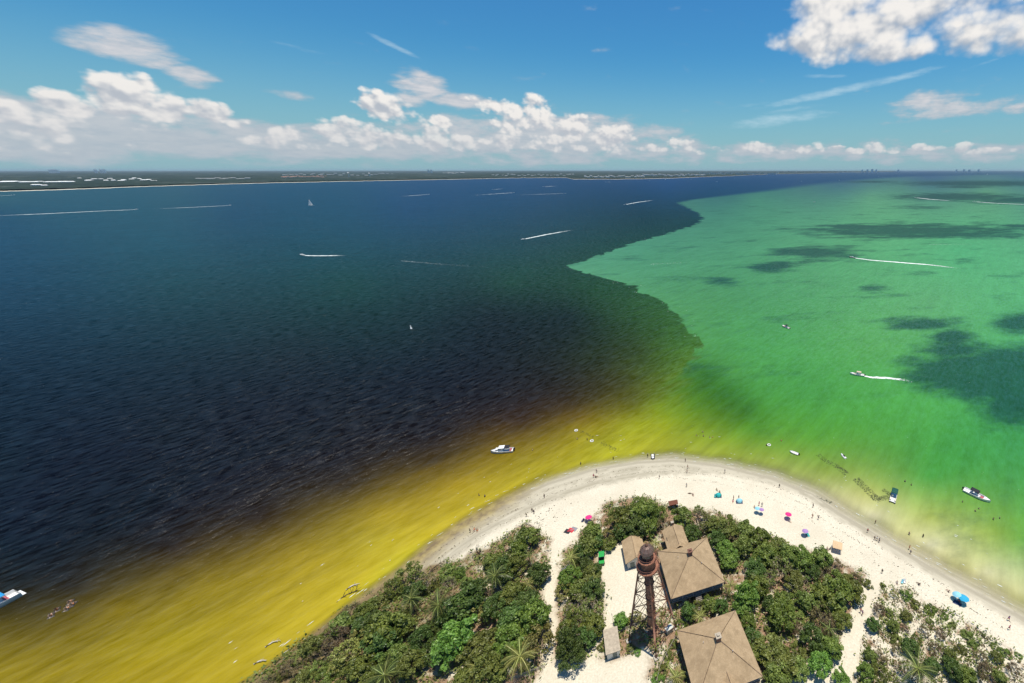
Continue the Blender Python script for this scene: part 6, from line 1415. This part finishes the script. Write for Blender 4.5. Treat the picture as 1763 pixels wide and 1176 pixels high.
def sailboat(u, v, h, label, rz):
    p = G(u, v); rz = math.atan2(p.y, p.x) + .35; t = empty('sailboat', (p.x, p.y, 0), rz, label, 'sailboat'); L = h * .75
    hull_parts(t, L, L * .28, gel, gel, .5, 1.0); MB().box((0, 0, 1.2), (L * .14, L * .3, .6), 0, .85).build('cabin', gel, t); MB().tube([(0, L * .08, .8), (0, L * .08, h)], [.09, .06], 6).build('mast', steel, t); MB().tube([(0, L * .08, 1.9), (0, -L * .36, 1.9)], .06, 5).build('boom', steel, t)
    for nm, a, b_, c in (('mainsail', (0, L * .07, h * .97), (0, L * .07, 2.1), (0, -L * .35, 2.1)), ('jib', (0, L * .1, h * .85), (0, L * .48, 1.2), (.4, L * .1, 1.8))):
        A, B_, C_ = Vector(a), Vector(b_), Vector(c); n = 6; V = []; F = []
        for i in range(n + 1):
            for j in range(n + 1 - i): s_, r_ = i / n, j / n; pt = A * (1 - s_ - r_) + B_ * s_ + C_ * r_; V.append(pt + Vector((.35 * math.sin(math.pi * min(1, s_ + r_)) * (.3 + r_), 0, 0)))
        idx = {}; c_ = 0
        for i in range(n + 1):
            for j in range(n + 1 - i): idx[i, j] = c_; c_ += 1
        for i in range(n):
            for j in range(n - i):
                F.append((idx[i, j], idx[i + 1, j], idx[i, j + 1]))
                if j < n - i - 1: F.append((idx[i + 1, j], idx[i + 1, j + 1], idx[i, j + 1]))
        o = MB().add(V, F).build(nm, gel, t, True); o.modifiers.new('thick', 'SOLIDIFY').thickness = .03
sailboat(536, 354, 19, 'white sailboat alone on the blue water at left', None); sailboat(1146, 309.5, 22, 'white sailboat in front of the far beach strip', None); sailboat(1700, 301, 34, 'white sailboat near the right horizon', None)
p = G(708, 566); t = empty('channel_buoy', (p.x, p.y, 0), 0, 'small white buoy in the dark water', 'buoy'); MB().lathe([(.6, -.3), (.75, .1), (.6, .5), (.3, .7), (.25, 2.0), (0, 2.1)], 12).build('float', gel, t, True); MB().box((0, 0, 2.3), (.5, .5, .5)).build('top_mark', gel, t)

# ------------------------------------------------------------------ foam, weed and wrack: uncountable scraps
def flakes(name, pts, m_, label, cat_, seed, z=.03, cover=None):
    g = np.random.default_rng(seed); V = []; F = []; C = []
    for (x, y, zz, sx, sy, a) in pts:
        n = 7; b0 = len(V); ca_, sa_ = math.cos(a), math.sin(a); V.append((x, y, zz + z + .03)); C.append(1.0)
        for k in range(n):
            r_ = g.uniform(.55, 1.1); X, Y = sx * r_ * math.cos(6.283 * k / n), sy * r_ * math.sin(6.283 * k / n); V.append((x + X * ca_ - Y * sa_, y + X * sa_ + Y * ca_, zz + z)); C.append(.35)
        for k in range(n): F.append((b0, b0 + 1 + k, b0 + 1 + (k + 1) % n))
    me = MB().add(V, F).mesh(name)
    if cover: at = me.attributes.new('cover', 'FLOAT', 'POINT'); at.data.foreach_set('value', np.array(C, np.float32) * cover)
    prop(link_mesh(name, me, m_), label, cat_, kind='stuff')
sg = random.Random(12)
def along(line, n, off0, off1, sx, sy, jitter=.2, zfn=None, keep=None):
    out = []; L = [0.0]
    for a, b_ in zip(line[:-1], line[1:]): L.append(L[-1] + (b_ - a).length)
    for _ in range(n):
        s_ = sg.uniform(0, L[-1]); k = 0
        while k < len(line) - 2 and L[k + 1] < s_: k += 1
        d = (line[k + 1] - line[k]).normalized(); c = line[k] + d * (s_ - L[k]); nn = Vector((-d.y, d.x, 0)); o_ = sg.uniform(off0, off1); p_ = c + nn * o_
        if keep and not keep(p_): continue
        out.append((p_.x, p_.y, zfn(p_) if zfn else 0.0, sx * sg.uniform(.5, 1.6), sy * sg.uniform(.5, 1.5), math.atan2(d.y, d.x) + sg.uniform(-jitter, jitter)))
    return out
mid_shore = [p for p in SHORE if -115 < p.x < 100]
smooth_shore = []
for a, b_ in zip(mid_shore[:-1], mid_shore[1:]): smooth_shore += [a.lerp(b_, k / 4) for k in range(4)]
flakes('surf_foam', along(smooth_shore, 130, .2, 5, 1.0, .09, .15) + along(smooth_shore, 60, 5, 22, .6, .09, .2), foam, 'thin white foam lines along the shallow water edge', 'foam', 1, .03, .95)
wr = []
for off, n in ((-4.5, 420), (-7.5, 520), (-11.0, 360)):
    wr += along(smooth_shore, n, off - .45, off + .45, .16, .10, 1.5, lambda p: ground(p.x, p.y))
flakes('beach_wrack', wr, mat('wrack', (.10, .075, .05), .9, .3, 2), 'dark flecks of dried weed in lines on the wet sand', 'wrack', 2, .02)
rocks = []
for _ in range(150):
    u, v = sg.gauss(905, 32), 0; v = 915 - (u - 905) * .62 + sg.gauss(0, 9); p = spot(u, v); rocks.append((p.x, p.y, p.z, sg.uniform(.1, .32), sg.uniform(.08, .22), sg.uniform(0, 6)))
flakes('beach_debris', rocks, mat('debris', (.09, .06, .045), .9, .3, 2), 'dark scattered debris on the sand left of the thicket tip', 'debris', 3, .06)
foot = []
for _ in range(520):
    u, v = sg.uniform(960, 1740), 0; v = 860 + max(0, (u - 1200)) * .34 + sg.uniform(-25, 40) if u > 1150 else sg.uniform(850, 905); p = spot(u, v)
    if ground(p.x, p.y) > .8: foot.append((p.x, p.y, p.z, sg.uniform(.05, .16), sg.uniform(.04, .1), sg.uniform(0, 6)))
flakes('shell_litter', foot, mat('shells', (.26, .22, .17), .9, .3, 2), 'small shells and specks strewn over the dry sand', 'litter', 4, .015)
weed = []
for line, wd, n in (([(1408, 782), (1424, 795), (1441, 803), (1458, 817)], .9, 150), ([(1440, 803), (1452, 808), (1458, 814)], .5, 50), ([(1473, 824), (1488, 838), (1498, 848), (1507, 857), (1516, 862)], 1.2, 260), ([(1500, 857), (1520, 858), (1532, 855)], .8, 110), ([(1520, 843), (1533, 851)], .7, 50), ([(998, 742), (1012, 748), (1022, 753)], .5, 40), ([(1036, 761), (1048, 770), (1064, 776)], .8, 70), ([(1430, 880), (1445, 887), (1456, 893)], .5, 60), ([(1395, 853), (1412, 858), (1432, 866)], .5, 60)):
    weed += along([G(*p) for p in line], n * 2, -wd * 1.3, wd * 1.3, .32, .14, 1.2)
weedm = bpy.data.materials.new('seaweed'); weedm.use_nodes = True; q = NT(weedm.node_tree); b = q.n['Principled BSDF']; b.inputs['Base Color'].default_value = (.045, .055, .02, 1); b.inputs['Roughness'].default_value = .7
tr = q.add('ShaderNodeBsdfTransparent'); mx = q.add('ShaderNodeMixShader'); q.link(q.mr(q.attr('cover').outputs['Fac'], .3, 1.0, .04, .5), mx.inputs[0]); q.link(tr.outputs[0], mx.inputs[1]); q.link(b.outputs[0], mx.inputs[2]); q.link(mx.outputs[0], q.n['Material Output'].inputs[0])
flakes('floating_seaweed', weed, weedm, 'dark drifting seaweed lines in the yellow-green shallows', 'seaweed', 5, .02, 1.0)
caps = []
for _ in range(420):
    u, v = sg.uniform(0, 1763), 330 + 520 * sg.random() ** .8; p = G(u, v)
    if p.y > 3000: continue
    x_, y_ = np.array([p.x]), np.array([p.y])
    if p.y < 150 and shore_sd(x_, y_)[0] > -25: continue
    k = max(.25, p.y / 700); caps.append((p.x, p.y, 0, sg.uniform(.3, .9) * k, sg.uniform(.15, .3) * k, R(40) + sg.uniform(-.4, .4)))
crest = []
for _ in range(1500):
    u, v = sg.uniform(-20, 1100), 560 + 520 * sg.random(); p = G(u, v)
    if shore_sd(np.array([p.x]), np.array([p.y]))[0] > -22: continue
    k = max(.35, p.y / 420); crest.append((p.x, p.y, 0, sg.uniform(.5, 1.9) * k, sg.uniform(.03, .07) * k, R(47) + R(24) * min(1, 70 / max(p.y, 1)) + sg.uniform(-.2, .2)))
flakes('wave_crests', crest, foam, 'thin pale crest lines on the dark water', 'wave', 9, .04, .58)
flakes('whitecaps', caps, foam, 'tiny white wave crests scattered over the open water', 'foam', 6, .04, .95)
edge_line = [G(u, v) for v, u in [(349, 1168), (356, 1180), (366, 1202), (376, 1211), (384, 1204), (393, 1180), (402, 1150), (412, 1112), (420, 1085), (430, 1060), (440, 1030), (450, 1000), (459, 975), (466, 992), (474, 1020), (484, 1060), (492, 1090), (510, 1120), (525, 1150), (540, 1172), (552, 1180), (565, 1190), (580, 1200), (595, 1206)]]
flakes('plume_foam', along(edge_line, 130, -9, 9, 1.8, .28, .6), foam, 'broken foam line where dark and green water meet', 'foam', 7, .04, .72)
for pts in ([(690, 449), (760, 455), (860, 461), (965, 463)], [(1600, 421), (1700, 420), (1790, 423)], [(1120, 455), (1180, 452), (1250, 450)]):
    prop(link_mesh('old_wake', ribbon('old_wake', [G(*p) for p in pts], 4, 8, .03, .44, int(pts[0][0]), .03), foam), 'faint old wake streak on the open water', 'foam', kind='stuff')

# ------------------------------------------------------------------ haze
hb = MB().box((0, 15000, 75), (760000, 760000, 170))
hm = bpy.data.materials.new('haze'); hm.use_nodes = True
q = NT(hm.node_tree); q.n.clear()
pv = q.add('ShaderNodeVolumePrincipled'); pv.inputs['Color'].default_value = (.55, .72, .85, 1); pv.inputs['Density'].default_value = 1.5e-5; pv.inputs['Anisotropy'].default_value = 0.0
o = q.add('ShaderNodeOutputMaterial'); q.link(pv.outputs[0], o.inputs['Volume'])
prop(hb.build('haze', hm), 'thin pale blue sea haze over the whole view', 'haze', kind='stuff')
